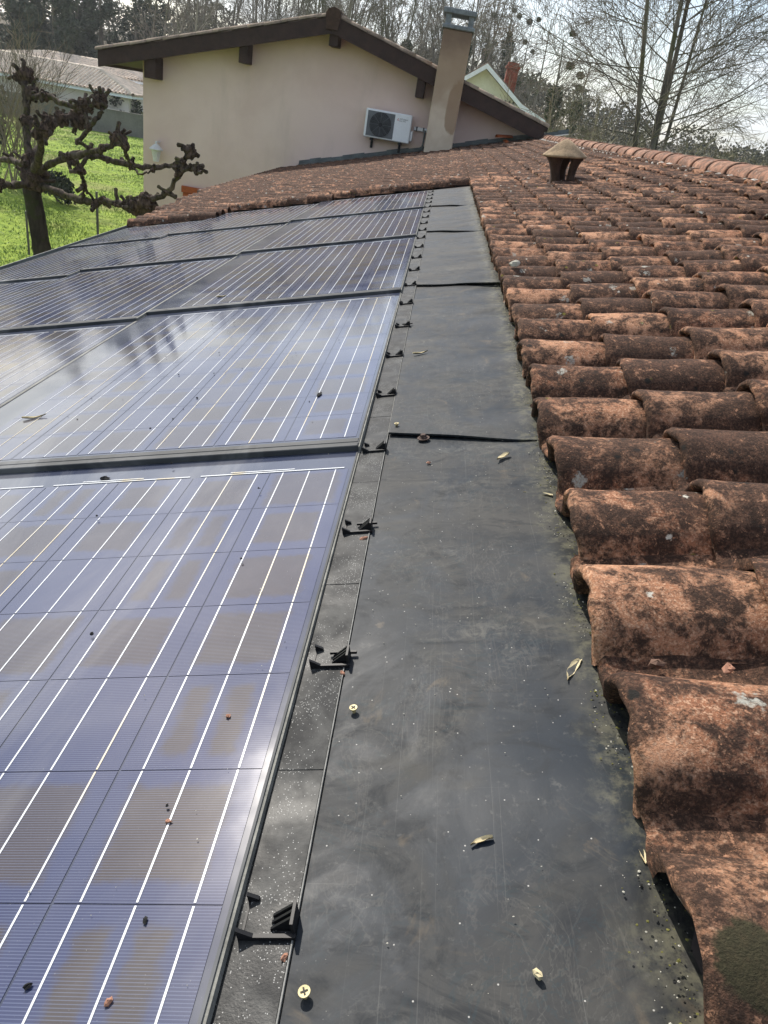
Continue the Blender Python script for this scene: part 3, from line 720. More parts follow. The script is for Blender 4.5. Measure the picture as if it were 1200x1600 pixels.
def scatter(name, n, fn, m, r0, r1, kind=True, seed=5, sq=(1, 1, .6)):
    g = random.Random(seed); vfs = []
    for i in range(n):
        u, v, h = fn(g); r = r0+(r1-r0)*g.random()**2
        vfs.append(shift(blob(r, i+seed*1000, 5, 3, .35, sq), (v, u, h)))
    o = obj(name, join(*vfs), M[m], None, MR)
    o['kind'] = 'stuff'; return o
def at_edge(g):
    u = g.uniform(.2, 5); return u, edge_v(u)+g.gauss(-.003, .011), .0035
tag(scatter('edge_moss', 1500, at_edge, 'moss', .0004, .0015, seed=11, sq=(1.2, 1, .45)), 'green grit and moss along the foot of the edge tiles', 'moss')
tag(scatter('edge_grit', 1300, at_edge, 'grit', .0004, .0014, seed=12), 'pale grit along the foot of the edge tiles', 'grit')
tag(scatter('dark_silt', 1700, lambda g: (lambda u: (u, edge_v(u)+g.gauss(.004, .010), .003))(g.uniform(.2, 5)), 'soot', .0003, .0013, seed=16, sq=(1.2, 1, .5)), 'black silt gathered under the ends of the edge tiles', 'silt')
tag(scatter('flashing_grit', 320, lambda g: (lambda q: (max(.2, .35+.22*(q*7 % 11)+g.gauss(0, .045)), -.12+.02*(q*5 % 12)+g.gauss(0, .030), .003))(g.randrange(26)), 'grit', .0002, .0009, seed=13, sq=(1.3, .8, .5)), 'pale grit strewn over the flashing', 'grit')
tag(scatter('panel_grit', 260, lambda g: (.25+3*g.random()**1.4, g.uniform(-1.1, -.23), .014), 'grit', .0003, .0011, seed=14), 'pale grit strewn over the panels', 'grit')
tag(scatter('panel_soot', 70, lambda g: (.25+3*g.random(), g.uniform(-1.1, -.23), .015), 'soot', .0010, .0030, seed=15), 'black specks strewn over the panels', 'grit')

# ------------------------------------------------------------------ terracotta roof vent
vt = thing('roof_vent', 'mushroom shaped terracotta roof vent with conical cap on the tiles', 'roof vent', roofp(6.42, .87, .05))
vp = roofp(6.42, .87, .06); vx, vy, vz = vp
VB = Matrix.Translation((vx+.005, vy, vz-.030)) @ Matrix.Rotation(-.10, 4, 'Y')
zc = .212
obj('cap', lathe([(.15, zc-.010), (.168, zc-.008), (.174, zc+.000), (.168, zc+.008), (.12, zc+.044), (.06, zc+.090), (.024, zc+.114), (.004, zc+.120)], 32), M['vent'], vt, VB, True)
obj('base_collar', lathe([(.10, -.12), (.105, -.02), (.110, .0), (.106, .015), (.085, .024), (.06, .024)], 28), M['vent_dark'], vt, VB, True)
for a in (215, 335, 95):
    P = []; A = math.radians(a)
    V, F = [], []
    for j in range(9):
        t = j/8; z = .015+t*(zc-.02); ro = .092+.055*t**3; wdt = .52+.28*(2*t-1)**2*.5
        if t > .5: wdt += .25*(t-.5)
        for s_, rr in ((-1, ro), (0, ro+.012), (1, ro), (1, ro-.035), (-1, ro-.035)):
            V.append((rr*math.cos(A+s_*wdt*1.0), rr*math.sin(A+s_*wdt*1.0), z))
    for j in range(8):
        for i in range(5): F.append((j*5+i, j*5+(i+1) % 5, j*5+5+(i+1) % 5, j*5+5+i))
    obj('pillar', (V, F), M['vent_dark'], vt, VB, True)

# ------------------------------------------------------------------ gable house
GX, GA = -2.46, 1.38+CZ
def zb(X): return GA-.272*abs(X-GX)
gh = thing('gable_house', 'beige rendered gable house with dark timber verge behind the roof', 'house', (-2, 21, 0))
XL, XR = -6.34, 2.6
obj('wall', prism([(XL, 0), (XR, 0), (XR, zb(XR)-.07), (GX, zb(GX)-.07), (XL, zb(XL)-.07)], 17, 25.5), M['stucco'], gh)
XE, XF = -7.06, 1.95
def slope_quad(x0, x1, t0, t1, y0, y1):
    return prism([(x0, zb(x0)+t0), (x1, zb(x1)+t0), (x1, zb(x1)+t1), (x0, zb(x0)+t1)], y0, y1)
rf = obj('roof', join(slope_quad(XE, GX, -.06, .015, 16.56, 26), slope_quad(GX, XF+.06, -.06, .015, 16.56, 26)), M['timber'], gh)
obj('verge_board', slope_quad(XE, GX-.002, -.275, .0, 16.49, 16.555), M['timber'], gh)
obj('verge_board', slope_quad(GX+.002, XF, -.275, .0, 16.49, 16.555), M['timber'], gh)
obj('eaves_board', box(XE-.02, XE+.02, 16.56, 26, zb(XE)-.25, zb(XE)+.02), M['timber'], gh)
obj('soffit', slope_quad(XE+.02, XL, -.20, -.17, 16.56, 25.9), M['timber'], gh)
# barrel tiles on the gable roof: verge course as single tiles, the rest one field
def barrel(L, r0, r1, n=7):
    V, F = [], []
    for y, r in ((0, r0), (L, r1)):
        for rr in (r, r-.012):
            for i in range(n):
                a = math.pi*i/(n-1); V.append((y, rr*math.cos(a), rr*math.sin(a)*.75))
    for i in range(n-1):
        F += [(i, i+1, 2*n+i+1, 2*n+i), (n+i, 3*n+i, 3*n+i+1, n+i+1), (i, n+i, n+i+1, i+1), (2*n+i, 2*n+i+1, 3*n+i+1, 3*n+i)]
    return V, F
bt = mesh_data('verge_tile', *barrel(.44, .085, .07), M['oldtile'], True)
sl = math.atan(.272); fv, ff, base = [], [], 0
P0 = np.array(barrel(.40, .085, .07, 5)[0]); F0 = np.array(barrel(.40, .085, .07, 5)[1])
for side in (-1, 1):
    Ls = abs((XE-.04 if side < 0 else XF+.06)-GX)/math.cos(sl); nS = int(Ls/.34)
    for i in range(nS+1):
        dist = min((i+1)*.34, Ls); X = GX+side*dist*math.cos(sl); z = zb(X)+.012
        for c in range(0, 46):
            y = 16.56+.205*c
            if c == 0:
                R_ = Matrix.Translation((X, y-.02, z+rnd.uniform(0, .01))) @ Matrix.Rotation(math.pi if side > 0 else 0, 4, 'Z') @ Matrix.Rotation(-sl-.02, 4, 'Y')
                link('verge_tile', bt, R_, rf)
            else:
                Q = P0.copy(); ca, sa = math.cos(sl+.02), math.sin(sl+.02)
                q = np.stack([Q[:, 0]*ca-Q[:, 2]*sa, Q[:, 1], Q[:, 0]*sa+Q[:, 2]*ca], 1)
                if side > 0: q[:, 0] *= -1
                q += np.array([X, y, z]); fv.append(q); ff.append((F0 if side < 0 else F0[:, ::-1])+base); base += len(q)
o = link('tile_field', fast_mesh('tile_field', np.concatenate(fv), np.concatenate(ff), M['oldtile']), I4, rf); o['kind'] = 'stuff'
gr = mesh_data('ridge_tile', *ridge_tile(.44, .15, .13), M['oldtile'], True)
for k in range(22): link('ridge_tile', gr, Matrix.Translation((GX, 16.52+.42*k, zb(GX)+.03)), rf)
obj('ridge_end', prism([(GX-.12, zb(GX)-.22), (GX+.10, zb(GX)-.22), (GX+.15, zb(GX)+.03), (GX+.10, zb(GX)+.11), (GX, zb(GX)+.145), (GX-.10, zb(GX)+.11), (GX-.15, zb(GX)+.03)], 16.42, 16.485), M['vent_dark'], gh)
for X, dz, w_ in ((GX+.03, .47, .09), (-4.18, .56, .085), (-6.04, .60, .12), (-.63, .58, .085)):
    obj('purlin_end', bbox(X-w_, X+w_, 16.57, 16.998, zb(X)-dz, zb(X)-.21, .008), M['timber'], gh)
# lead flashing where the lower roof meets the wall
fl = []
for i in range(24):
    a, b_ = -3.2+i*.235, -3.2+(i+1)*.235
    pa, pb = roofp(0, a, .07), roofp(0, b_, .07); t = .085+.012*math.sin(i*1.7)
    fl.append(([(pa[0], 16.975, pa[2]+t), (pb[0], 16.975, pb[2]+t), (pb[0], 16.965, pb[2]+.02), (pa[0], 16.965, pa[2]+.02), (pa[0], 16.80, pa[2]-.0), (pb[0], 16.80, pb[2]-.0)], [(3, 2, 1, 0), (4, 5, 2, 3)]))
obj('abutment_flashing', join(*fl), M['lead'], gh)
# shutter and lintel at the left, cut off by the lower roof
sh = obj('window', box(-5.45, -4.05, 16.97, 17.05, CZ-3.5, CZ-2.13), M['dark'], gh)
for k in range(9): obj('shutter_plank', bbox(-5.44+k*.152, -5.44+k*.152+.146, 16.93, 16.968, CZ-3.45, CZ-2.26, .004), M['plank'], sh)
obj('lintel', bbox(-5.47, -4.03, 16.90, 16.969, CZ-2.25, CZ-2.12, .006), M['plank'], sh)
# chimney in front of the verge
CX0, CX1, CY0, CY1 = -.36, .19, 16.26, 16.86
ct = CZ+1.49
ch = obj('chimney', bbox(CX0, CX1, CY0, CY1, CZ-.9, ct, .02), M['chimney'], gh)
obj('collar', bbox(CX0-.03, CX1+.03, CY0-.03, CY1+.03, ct+.001, ct+.07, .012), M['cowl'], ch)
for x in (CX0+.01, CX1-.11):
    for y in (CY0+.01, CY1-.11): obj('cap_post', box(x, x+.10, y, y+.10, ct+.07, ct+.235), M['cowl'], ch)
obj('cap_slab', bbox(CX0-.05, CX1+.02, CY0-.03, CY1+.03, ct+.235, ct+.325, .012), M['cowl'], ch)
# wall lantern
lt = thing('wall_lantern', 'small white lantern on the left edge of the beige gable wall', 'lantern', (-6.0, 16.85, CZ-1.6))
obj('lantern_cap', lathe([(.14, 0), (.15, .02), (.06, .10), (.025, .12), (.02, .15)], 8), M['lantern'], lt, Matrix.Translation((-5.99, 16.80, CZ-1.50)))
obj('lantern_glass', lathe([(.06, -.22), (.10, -.02), (.10, 0)], 6), M['lantern'], lt, Matrix.Translation((-5.99, 16.80, CZ-1.50)))
obj('lantern_arm', box(-6.01, -5.97, 16.80, 17.0, CZ-1.36, CZ-1.33), M['lantern'], lt)
# loose red tile bits under the right verge
for k, (x, y, dz, lab) in enumerate(((1.22, 16.72, .0, 'red broken tile lying flat under the right verge of the gable house'), (1.05, 16.80, .10, 'dark red tile leaning above the broken tile under the verge'))):
    p_ = roofp(y, (x-.148)/.967, .08)
    tag(obj('loose_tile', barrel(.34, .075, .065), M['plank'], None, Matrix.Translation((x, y, p_[2]+dz)) @ Matrix.Rotation(.28-.4*k, 4, 'Y') @ Matrix.Rotation(.3, 4, 'Z'), True), lab, 'roof tile')

# air conditioner on the wall
AX0, AX1, AZ0, AZ1, AY0, AY1 = -1.645, -.70, CZ-.545, CZ-.025, 16.66, 16.94
ac = thing('air_conditioner', 'white outdoor air conditioner unit on the gable wall beside the chimney', 'air conditioner', ((AX0+AX1)/2, 16.8, AZ0))
obj('casing', bbox(AX0, AX1, AY0, AY1, AZ0, AZ1, .018), M['white'], ac)
obj('side_cover', bbox(AX1+.001, AX1+.05, AY0+.06, AY1-.02, AZ0+.05, AZ0+.24, .012), M['white'], ac)
gx0, gx1, gz0, gz1 = AX0+.045, AX0+.60, AZ0+.03, AZ1-.035
gp = obj('grille_panel', box(gx0, gx1, AY0-.004, AY0+.01, gz0, gz1), M['grille'], ac)
gcx, gcz, gr_ = (gx0+gx1)/2, (gz0+gz1)/2, .222
Rg = Matrix.Translation((gcx, AY0-.006, gcz)) @ Matrix.Rotation(math.pi/2, 4, 'X')
obj('fan_opening', lathe([(gr_, -.001), (gr_, .003)], 36), M['dark'], gp, Rg)
ring = []
for r in np.linspace(.05, gr_, 9):
    a = np.linspace(0, 2*math.pi, 33); ring.append((np.stack([gcx+r*np.cos(a), np.full(33, AY0-.013), gcz+r*np.sin(a)], 1), np.full(33, .0035)))
for a in np.linspace(0, math.pi*2, 9)[:-1]:
    ring.append((np.array([[gcx+.04*math.cos(a), AY0-.014, gcz+.04*math.sin(a)], [gcx+gr_*math.cos(a), AY0-.014, gcz+gr_*math.sin(a)]]), np.full(2, .004)))
obj('guard_wire', (lambda t: (t[0].tolist(), t[1].tolist()))(tubes(ring, 4)), M['grille'], gp)
for k in range(3):
    a = k*2.094; bl = [(gcx+.03*math.cos(a), AY0-.0105, gcz+.03*math.sin(a)), (gcx+.2*math.cos(a), AY0-.0105, gcz+.2*math.sin(a)), (gcx+.19*math.cos(a+.8), AY0-.0105, gcz+.19*math.sin(a+.8)), (gcx+.04*math.cos(a+1.2), AY0-.0105, gcz+.04*math.sin(a+1.2))]
    V = bl+[(x, y+.002, z) for x, y, z in bl]
    obj('fan_blade', (V, [(0, 1, 2, 3), (7, 6, 5, 4), (0, 4, 5, 1), (1, 5, 6, 2), (2, 6, 7, 3), (3, 7, 4, 0)]), M['dark'], gp)
for x in (AX0+.14, AX1-.22): obj('wall_bracket', join(bbox(x, x+.05, AY0+.0, 16.998, AZ0-.045, AZ0-.002, .004), box(x, x+.05, 16.965, 16.998, AZ0-.2, AZ0-.045)), M['dark'], ac)
# badge
lx, lz = AX0+.665, AZ1-.115
tri = []
for k, (a, b_) in enumerate(((0, .014), (-.014, -.008), (.014, -.008))):
    tri.append(([(lx+a, AY0-.002, lz+b_+.012), (lx+a-.009, AY0-.002, lz+b_), (lx+a, AY0-.002, lz+b_-.012), (lx+a+.009, AY0-.002, lz+b_)], [(0, 1, 2, 3)]))
obj('emblem', join(*tri), M['red'], ac)
for txt, dz_, sz in (('MITSUBISHI', .004, .034), ('ELECTRIC', -.028, .030)):
    cu = bpy.data.curves.new('lettering', 'FONT'); cu.body = txt; cu.size = sz; cu.extrude = .0006
    to = bpy.data.objects.new('lettering_source', cu); COL.objects.link(to); bpy.context.view_layer.update()
    me = bpy.data.meshes.new_from_object(to); bpy.data.objects.remove(to); me.materials.clear(); me.materials.append(M['ink'])
    link('lettering', me, Matrix.Translation((lx+.032, AY0-.002, lz+dz_)) @ Matrix.Rotation(math.pi/2, 4, 'X'), ac)
pc = thing('pipe_cover', 'white pipe trunking between the air conditioner and the chimney', 'pipe cover', (-.5, 16.95, CZ-.25))
obj('trunking', bbox(AX1+.05, CX0+.02, 16.93, 16.998, CZ-.285, CZ-.215, .01), M['white'], pc)
for x in (-.60, -.46): obj('clamp', box(x, x+.025, 16.92, 16.999, CZ-.292, CZ-.208), M['lead'], pc)
dp = [np.array([CX0-.05, 16.93, CZ-.25]), np.array([CX0-.05, 16.93, CZ-.45]), np.array([CX0-.06, 16.9, CZ-.60])]
obj('drop_pipe', (lambda t: (t[0].tolist(), t[1].tolist()))(tubes([(np.array(dp), np.full(3, .018))], 8)), M['lead'], pc)

# ------------------------------------------------------------------ far green house
fg = thing('green_house', 'pale green gabled house with white bargeboards behind the verge', 'house', (1.1, 36, 0))
gy = 32.0; gpts = [(-1.5, .55), (-.44, .95), (1.13, 2.05), (2.70, .95), (3.72, .55)]
wl_ = [(-1.1, 0), (3.35, 0), (3.35, CZ+.50), (2.62, CZ+.86), (1.13, CZ+1.90), (-.36, CZ+.86), (-1.1, CZ+.50)]
obj('wall', prism(wl_, gy+.35, gy+9), M['green_wall'], fg)
for k in range(4):
    (xa, za), (xb, zbb) = gpts[k], gpts[k+1]
    obj('bargeboard', prism([(xa, CZ+za-.15), (xb, CZ+zbb-.15), (xb, CZ+zbb+.02), (xa, CZ+za+.02)], gy-.03, gy+.05), M['barge'], fg)
    obj('roof_slope', prism([(xa, CZ+za-.06), (xb, CZ+zbb-.06), (xb, CZ+zbb+.07), (xa, CZ+za+.07)], gy+.06, gy+9.3), M['oldtile'], fg)
for k in range(16): obj('frieze_stud', box(.35+k*.155, .35+k*.155+.07, gy+.32, gy+.348, CZ+.93, CZ+1.01), M['grille'], fg)
obj('frieze_rail', box(-.7, 2.95, gy+.30, gy+.347, CZ+.87, CZ+.90), M['barge'], fg)
bc = obj('brick_chimney', join(bbox(1.98, 2.44, 33.6, 34.1, CZ+.8, CZ+2.15, .01)), M['brick'], fg)
obj('chimney_crown', join(bbox(1.93, 2.49, 33.55, 34.15, CZ+2.151, CZ+2.24, .01), bbox(1.99, 2.43, 33.6, 34.1, CZ+2.241, CZ+2.36, .01)), M['brick'], bc)

# ------------------------------------------------------------------ villa, garden wall, shed
def hip_house(name, label, x0, x1, y0, y1, ze, zr, rx0, rx1, wallm):
    t = thing(name, label, 'house', ((x0+x1)/2, (y0+y1)/2, 0))
    obj('wall', box(x0+.5, x1-.5, y0+.5, y1-.5, 0, CZ+ze-.05), M[wallm], t)
    yr = (y0+y1)/2
    obj('eaves_board', join(box(x0+.1, x1-.1, y0+.06, y0+.12, CZ+ze-.2, CZ+ze-.02), box(x1-.12, x1-.06, y0+.1, y1-.1, CZ+ze-.2, CZ+ze-.02)), M['barge'], t)
    corners = {'a': (x0, y0), 'b': (x1, y0), 'c': (x1, y1), 'd': (x0, y1)}
    deckp = ([(x0, y0, CZ+ze), (x1, y0, CZ+ze), (x1, y1, CZ+ze), (x0, y1, CZ+ze), (rx0, yr, CZ+zr), (rx1, yr, CZ+zr)], [(0, 1, 5, 4), (1, 2, 5), (2, 3, 4, 5), (3, 0, 4), (3, 2, 1, 0)])
    rf_ = obj('roof', deckp, M['villa_tile'], t)
    paths = []
    def col(p, q):
        p = np.array(p, float); q = np.array(q, float); L = np.linalg.norm(q-p); n = max(2, int(L/.36))
        pts, rad = [], []
        for i in range(n):
            a = i/n; b_ = (i+.96)/n
            pts += [p+(q-p)*a, p+(q-p)*b_]; rad += [.10, .082]
        paths.append((np.array(pts)+np.array([0, 0, .01]), np.array(rad)))
    st = .27
    for x in np.arange(x0+.1, x1, st):
        f = 1.0
        if x > rx1: f = (x1-x)/(x1-rx1)
        if x < rx0: f = (x-x0)/(rx0-x0)
        if f > .06: col((x, y0, CZ+ze), (x, y0+(yr-y0)*f, CZ+ze+(zr-ze)*f))
    for y in np.arange(y0+.1, y1, st):
        f = 1-abs(y-yr)/(yr-y0)
        if f > .06: col((x1, y, CZ+ze), (x1-(x1-rx1)*f, y, CZ+ze+(zr-ze)*f))
    V, F = tubes(paths, 6)
    o = link('barrel_tiles', fast_mesh('barrel_tiles', V, F, M['villa_tile']), I4, rf_); o['kind'] = 'stuff'
    hipl = [((x1, y0, ze), (rx1, yr, zr)), ((x1, y1, ze), (rx1, yr, zr)), ((rx0, yr, zr), (rx1, yr, zr)), ((x0, y0, ze), (rx0, yr, zr))]
    hp = []
    for a, b_ in hipl:
        a = np.array(a)+np.array([0, 0, CZ+.05]); b_ = np.array(b_)+np.array([0, 0, CZ+.05]); n = 14
        hp.append((np.array([a+(b_-a)*(i//2+(i % 2)*.97)/n for i in range(2*n)]), np.array([.13, .10]*n)))
    V, F = tubes(hp, 7); link('hip_tiles', fast_mesh('hip_tiles', V, F, M['villa_tile']), I4, rf_)
    return t
hip_house('villa', 'cream villa with pale barrel tiled hip roof beyond the garden wall', -37, -21.4, 55.5, 62.5, -1.86, -.72, -33, -25.2, 'cream')
hip_house('villa', 'taller cream wing with pale tiled roof behind the villa', -37, -23.7, 64, 71, -1.05, -.22, -33, -27.5, 'cream')
gwl = thing('garden_wall', 'long grey block wall at the top of the lawn', 'wall', (-25, 54, 0))
for k in range(22):
    obj('wall_panel', bbox(-46+k*1.5+.004, -46+(k+1)*1.5-.004, 53.9, 54.1, -.2, 1.32, .008), M['block'], gwl)
obj('coping', box(-46, -13, 53.86, 54.14, 1.322, 1.37), M['block'], gwl)
sd_ = thing('shed', 'low shed with bright white sheet roof behind the garden wall', 'shed', (-22, 60, 0))
obj('wall', box(-23.4, -20, 58.6, 60.5, 0, 1.0), M['block'], sd_)
obj('roof', prism([(-23.8, .98), (-22.9, 1.42), (-19.8, 1.42), (-19.8, 1.34), (-22.9, 1.34), (-23.8, .92)], 58.3, 60.8), M['tarp'], sd_)

# ------------------------------------------------------------------ trees
def grow(g, paths, p, d, L, r, depth, P):
    """recursive branching; P: dict of parameters"""
    n = P['seg'][depth] if depth < len(P['seg']) else 3
    pts = [p.copy()]; rad = [r]; dd = d.copy(); q = p.copy(); r1 = max(P['rmin'], r*P['taper'])
    kids = []
    for i in range(n):
        dd = dd+g.normal(0, P['wig']*(P.get('w0', 1) if depth == 0 else 1), 3)+np.array([0, 0, P['up'][min(depth, len(P['up'])-1)]])
        dd /= np.linalg.norm(dd); q = q+dd*L/n; t = (i+1)/n
        pts.append(q.copy()); rad.append(r+(r1-r)*t)
        kids.append((q.copy(), dd.copy(), rad[-1], t))
    paths.append((depth, np.array(pts), np.array(rad)))
    if depth >= P['max']: return
    nk = P['kids'][depth]
    for k in range(nk):
        t = P['start'][depth]+(1-P['start'][depth])*(k+g.uniform(.1, .9))/nk
        j = min(n-1, int(t*n)); q_, d_, r_, _ = kids[j]
        fr = t*n-j; q0 = pts[j]; q_ = q0+(pts[j+1]-q0)*min(1, max(0, fr))
        a = g.uniform(0, 2*math.pi); perp = np.cross(d_, [math.cos(a), math.sin(a), .3]); perp /= np.linalg.norm(perp)+1e-9
        an = P['ang'][depth]*g.uniform(.75, 1.25); nd = d_*math.cos(an)+perp*math.sin(an)
        ln = P['len'][depth]*L*g.uniform(.65, 1.15)*(1-P['drop'][depth]*t)
        grow(g, paths, q_, nd, ln, max(P['rmin'], r_*P['rr'][depth]), depth+1, P)
def build_tree(name, label, cat, stems, P, seed, base, mats, group=None, k0=6, k1=3):
    g = np.random.RandomState(seed); paths = []
    for p, d, L, r in stems: grow(g, paths, np.array(p, float), np.array(d, float)/np.linalg.norm(d), L, r, 0, P)
    t = thing(name, label, cat, base, group)
    V, F = tubes([(a, b) for dp_, a, b in paths if dp_ == 0], k0); link('trunk', fast_mesh('trunk', V, F, mats[0]), I4, t)
    V, F = tubes([(a, b) for dp_, a, b in paths if dp_ == 1], 4)
    V2, F2 = tubes([(a, b) for dp_, a, b in paths if dp_ > 1], k1)
    lo_ = link('limbs', fast_mesh('limbs', V, F, mats[0]), I4, t)
    if len(stems) > 6: lo_['kind'] = 'stuff'
    link('crown', fast_mesh('crown', V2, F2, mats[1]), I4, t)
    return t
def clone(root, Mx, label=None, group=None):
    r = root.copy(); COL.objects.link(r); r.matrix_basis = Mx
    if label: r['label'] = label
    if group: r['group'] = group
    for ch in root.children:
        c = ch.copy(); COL.objects.link(c); c.parent = r; c.matrix_parent_inverse = Matrix.Identity(4)
        c.matrix_basis = root.matrix_basis.inverted() @ ch.matrix_basis if False else root.matrix_basis.inverted()
    return r

# the big many-stemmed bare tree at the right
bx, by = 5.55, 22.0
Pbig = dict(w0=.5, seg=[12, 8, 5, 4], taper=.25, wig=.045, up=[.0, .022, .015, .0], rmin=.0045, max=3, kids=[32, 15, 7], start=[.34, .15, .12], ang=[1.1, .7, .65], len=[.44, .44, .45], drop=[.55, .4, .3], rr=[.30, .5, .6])
stems = []
for (px0, py0, px1, py1, dy, r) in ((996, 236, 1030, 0, -.3, .095), (1014, 236, 1064, 0, .2, .110), (1024, 236, 1086, -10, .5, .105), (1030, 236, 1100, -10, .9, .07)):
    a = pix(px0, py0, by+dy*.4); b_ = pix(px1, py1, by+dy*2.2); d = (b_-a); d /= np.linalg.norm(d)
    a0 = a-d*4.3; a0[2] = max(a0[2], 0); stems.append((a0, d, 12.5, r*.95))
build_tree('bare_tree', 'tall many stemmed bare tree spreading wide beyond the ridge at right', 'tree', stems, Pbig, 11, (bx, by, 0), (M['bark_pale'], M['twig']))
# shoots at its foot
sh_st = []
g_ = random.Random(4)
for k in range(34):
    x = g_.uniform(2.8, 8.2); y = 21+g_.uniform(-1.2, 3); sh_st.append(((x, y, 1.0), (g_.uniform(-.5, .5), g_.uniform(-.2, .2), 1), g_.uniform(3.2, 4.6), .022))
Psh = dict(seg=[6, 4, 3], taper=.3, wig=.06, up=[.0, .03], rmin=.005, max=2, kids=[7, 4], start=[.2, .1], ang=[.6, .7], len=[.4, .45], drop=[.3, .3], rr=[.6, .6])
sc_t = build_tree('thicket', 'pale leafless shoots crowding the foot of the big bare tree', 'shrub', sh_st, Psh, 12, (5.4, 22, 0), (M['twig_pale'], M['twig_pale']), k0=4)

# bare shrub at the left in front of the villa
st_ = []
g_ = random.Random(9)
for k in range(16):
    st_.append(((-13.9+g_.uniform(-.9, .7), 26+g_.uniform(-.8, .8), 0), (g_.uniform(-.5, .5), g_.uniform(-.3, .3), 1), g_.uniform(3.6, 5.4), .03))
Pshr = dict(seg=[8, 6, 4], taper=.25, wig=.05, up=[.0, .035, .03], rmin=.0065, max=2, kids=[13, 6], start=[.2, .1], ang=[.55, .5], len=[.5, .5], drop=[.45, .3], rr=[.5, .6])
build_tree('bare_shrub', 'tall leafless shrub with fine upright twigs left of the villa', 'shrub', st_, Pshr, 5, (-13.9, 26, 0), (M['twig'], M['twig']), k0=5)

def foliage(g, centers, n, size, spread):
    """many small leaf clump faces scattered in ellipsoids"""
    C_ = []; 
    for (c, r) in centers:
        k = int(n*r[0]*r[1]*r[2]/sum(q[1][0]*q[1][1]*q[1][2] for q in centers))+4
        d = g.normal(0, 1, (k, 3)); d /= np.linalg.norm(d, axis=1)[:, None]; rr = g.uniform(.55, 1.05, k)**.6
        C_.append(np.array(c)+d*rr[:, None]*np.array(r))
    C_ = np.concatenate(C_); n = len(C_)
    a = g.normal(0, 1, (n, 3)); a /= np.linalg.norm(a, axis=1)[:, None]; b = np.cross(a, g.normal(0, 1, (n, 3))); b /= np.linalg.norm(b, axis=1)[:, None]+1e-9
    s_ = size*g.uniform(.6, 1.4, n)[:, None]
    V = np.stack([C_+a*s_, C_+b*s_*.7, C_-a*s_*.9+b*s_*.2, C_-b*s_*.6], 1).reshape(-1, 3)
    F = np.arange(4*n).reshape(-1, 4); return V, F

# conifer prototype
def conifer(seed, H, Wd):
    g = np.random.RandomState(seed); cs = []
    for k in range(46):
        t = .12+.88*(k/46)**.9; a = g.uniform(0, 6.28); R_ = Wd*(1-t)**.75*g.uniform(.35, 1.0)
        cs.append(((R_*math.cos(a), R_*math.sin(a), H*t), (Wd*.30*(1.15-t), Wd*.30*(1.15-t), H*.055)))
    return foliage(g, cs, 9000, .15, 1)
con_crown = [fast_mesh('crown', *conifer(s, 15, 3.4), M['conifer'], False) for s in (1, 2, 3)]
ctr = mesh_data('trunk', *lathe([(.28, -.5), (.2, 6), (.05, 14.6)], 8), M['bark'])
def put_tree(name, label, cat, group, loc, rz, sc, parts):
    t = thing(name, label, cat, loc, group, Matrix.Translation(loc) @ Matrix.Rotation(rz, 4, 'Z') @ Matrix.Diagonal((sc[0], sc[0], sc[1], 1)))
    for nm, me in parts:
        o = bpy.data.objects.new(nm, me); COL.objects.link(o); o.parent = t
    return t
g_ = random.Random(21)
for i, (x, y, hgt, wdt) in enumerate(((-42, 72, .62, 1.0), (-39, 76, .80, 1.0), (-35.5, 74, .88, .95), (-33, 78, .70, 1.0), (-47, 78, .75, 1.1), (-30.5, 80, .60, 1.1), (-28.5, 79, .50, 1.2), (-37, 82, .85, 1.0), (-51, 84, .8, 1.1), (-26.5, 83, .55, 1.2), (-44, 86, .9, 1.1), (-32, 88, .72, 1.3))):
    put_tree('conifer', 'dark green conifer in the stand behind the villa', 'tree', 'conifers behind the villa', (x, y, hz(x, y)), g_.uniform(0, 6), (wdt, hgt), [('crown', con_crown[i % 3]), ('trunk', ctr)])

# bare forest trees
Pf = dict(seg=[10, 6, 4, 3], taper=.22, wig=.045, up=[.03, .05, .03], rmin=.016, max=3, kids=[17, 6, 4], start=[.32, .2, .2], ang=[.72, .7, .7], len=[.30, .45, .45], drop=[.35, .3, .3], rr=[.40, .5, .7])
protos = []
for s in range(6):
    g = np.random.RandomState(100+s); paths = []
    st = [(np.array([0, 0, -.3]), np.array([g.uniform(-.06, .06), g.uniform(-.06, .06), 1.]), g.uniform(14, 17), g.uniform(.15, .22))]
    if s % 3 == 1: st.append((np.array([.3, .1, -.3]), np.array([.12, 0, 1.]), 14, .14))
    for p, d, L, r in st: grow(g, paths, p, d/np.linalg.norm(d), L, r, 0, Pf)
    V, F = tubes([(a, b) for k, a, b in paths if k == 0], 6); V2, F2 = tubes([(a, b) for k, a, b in paths if k > 0], 3)
    parts = [('trunk', fast_mesh('trunk', V, F, M['wood_bark'])), ('crown', fast_mesh('crown', V2, F2, M['wood_bark']))]
    protos.append((parts, paths))
ivy_parts = []
for s in (0, 2):
    g = np.random.RandomState(300+s); tr = protos[s][1][0][1]; cs = []
    for i in range(1, 8): cs.append((tuple(tr[i]), (.55*g.uniform(.6, 1.2), .55*g.uniform(.6, 1.2), 1.0)))
    ivy_parts.append((s, fast_mesh('ivy', *foliage(g, cs, 2600, .13, 1), M['ivy'], False)))
mist = []
for s in range(6):
    g = np.random.RandomState(400+s); cs = []
    cand = [p for k, p, r in protos[s][1] if k == 1]
    for j in g.choice(len(cand), 6, replace=False): cs.append((tuple(cand[j][3]), (.28*g.uniform(.7, 1.2),)*3))
    mist.append(fast_mesh('mistletoe', *foliage(g, cs, 1500, .09, 1), M['mistle'], False))
g_ = random.Random(33)
LABF = {0: 'slender bare tree in the winter wood behind the gable', 1: 'bare tree wrapped in dark ivy in the wood behind the gable', 2: 'bare tree hung with mistletoe balls behind the green house'}
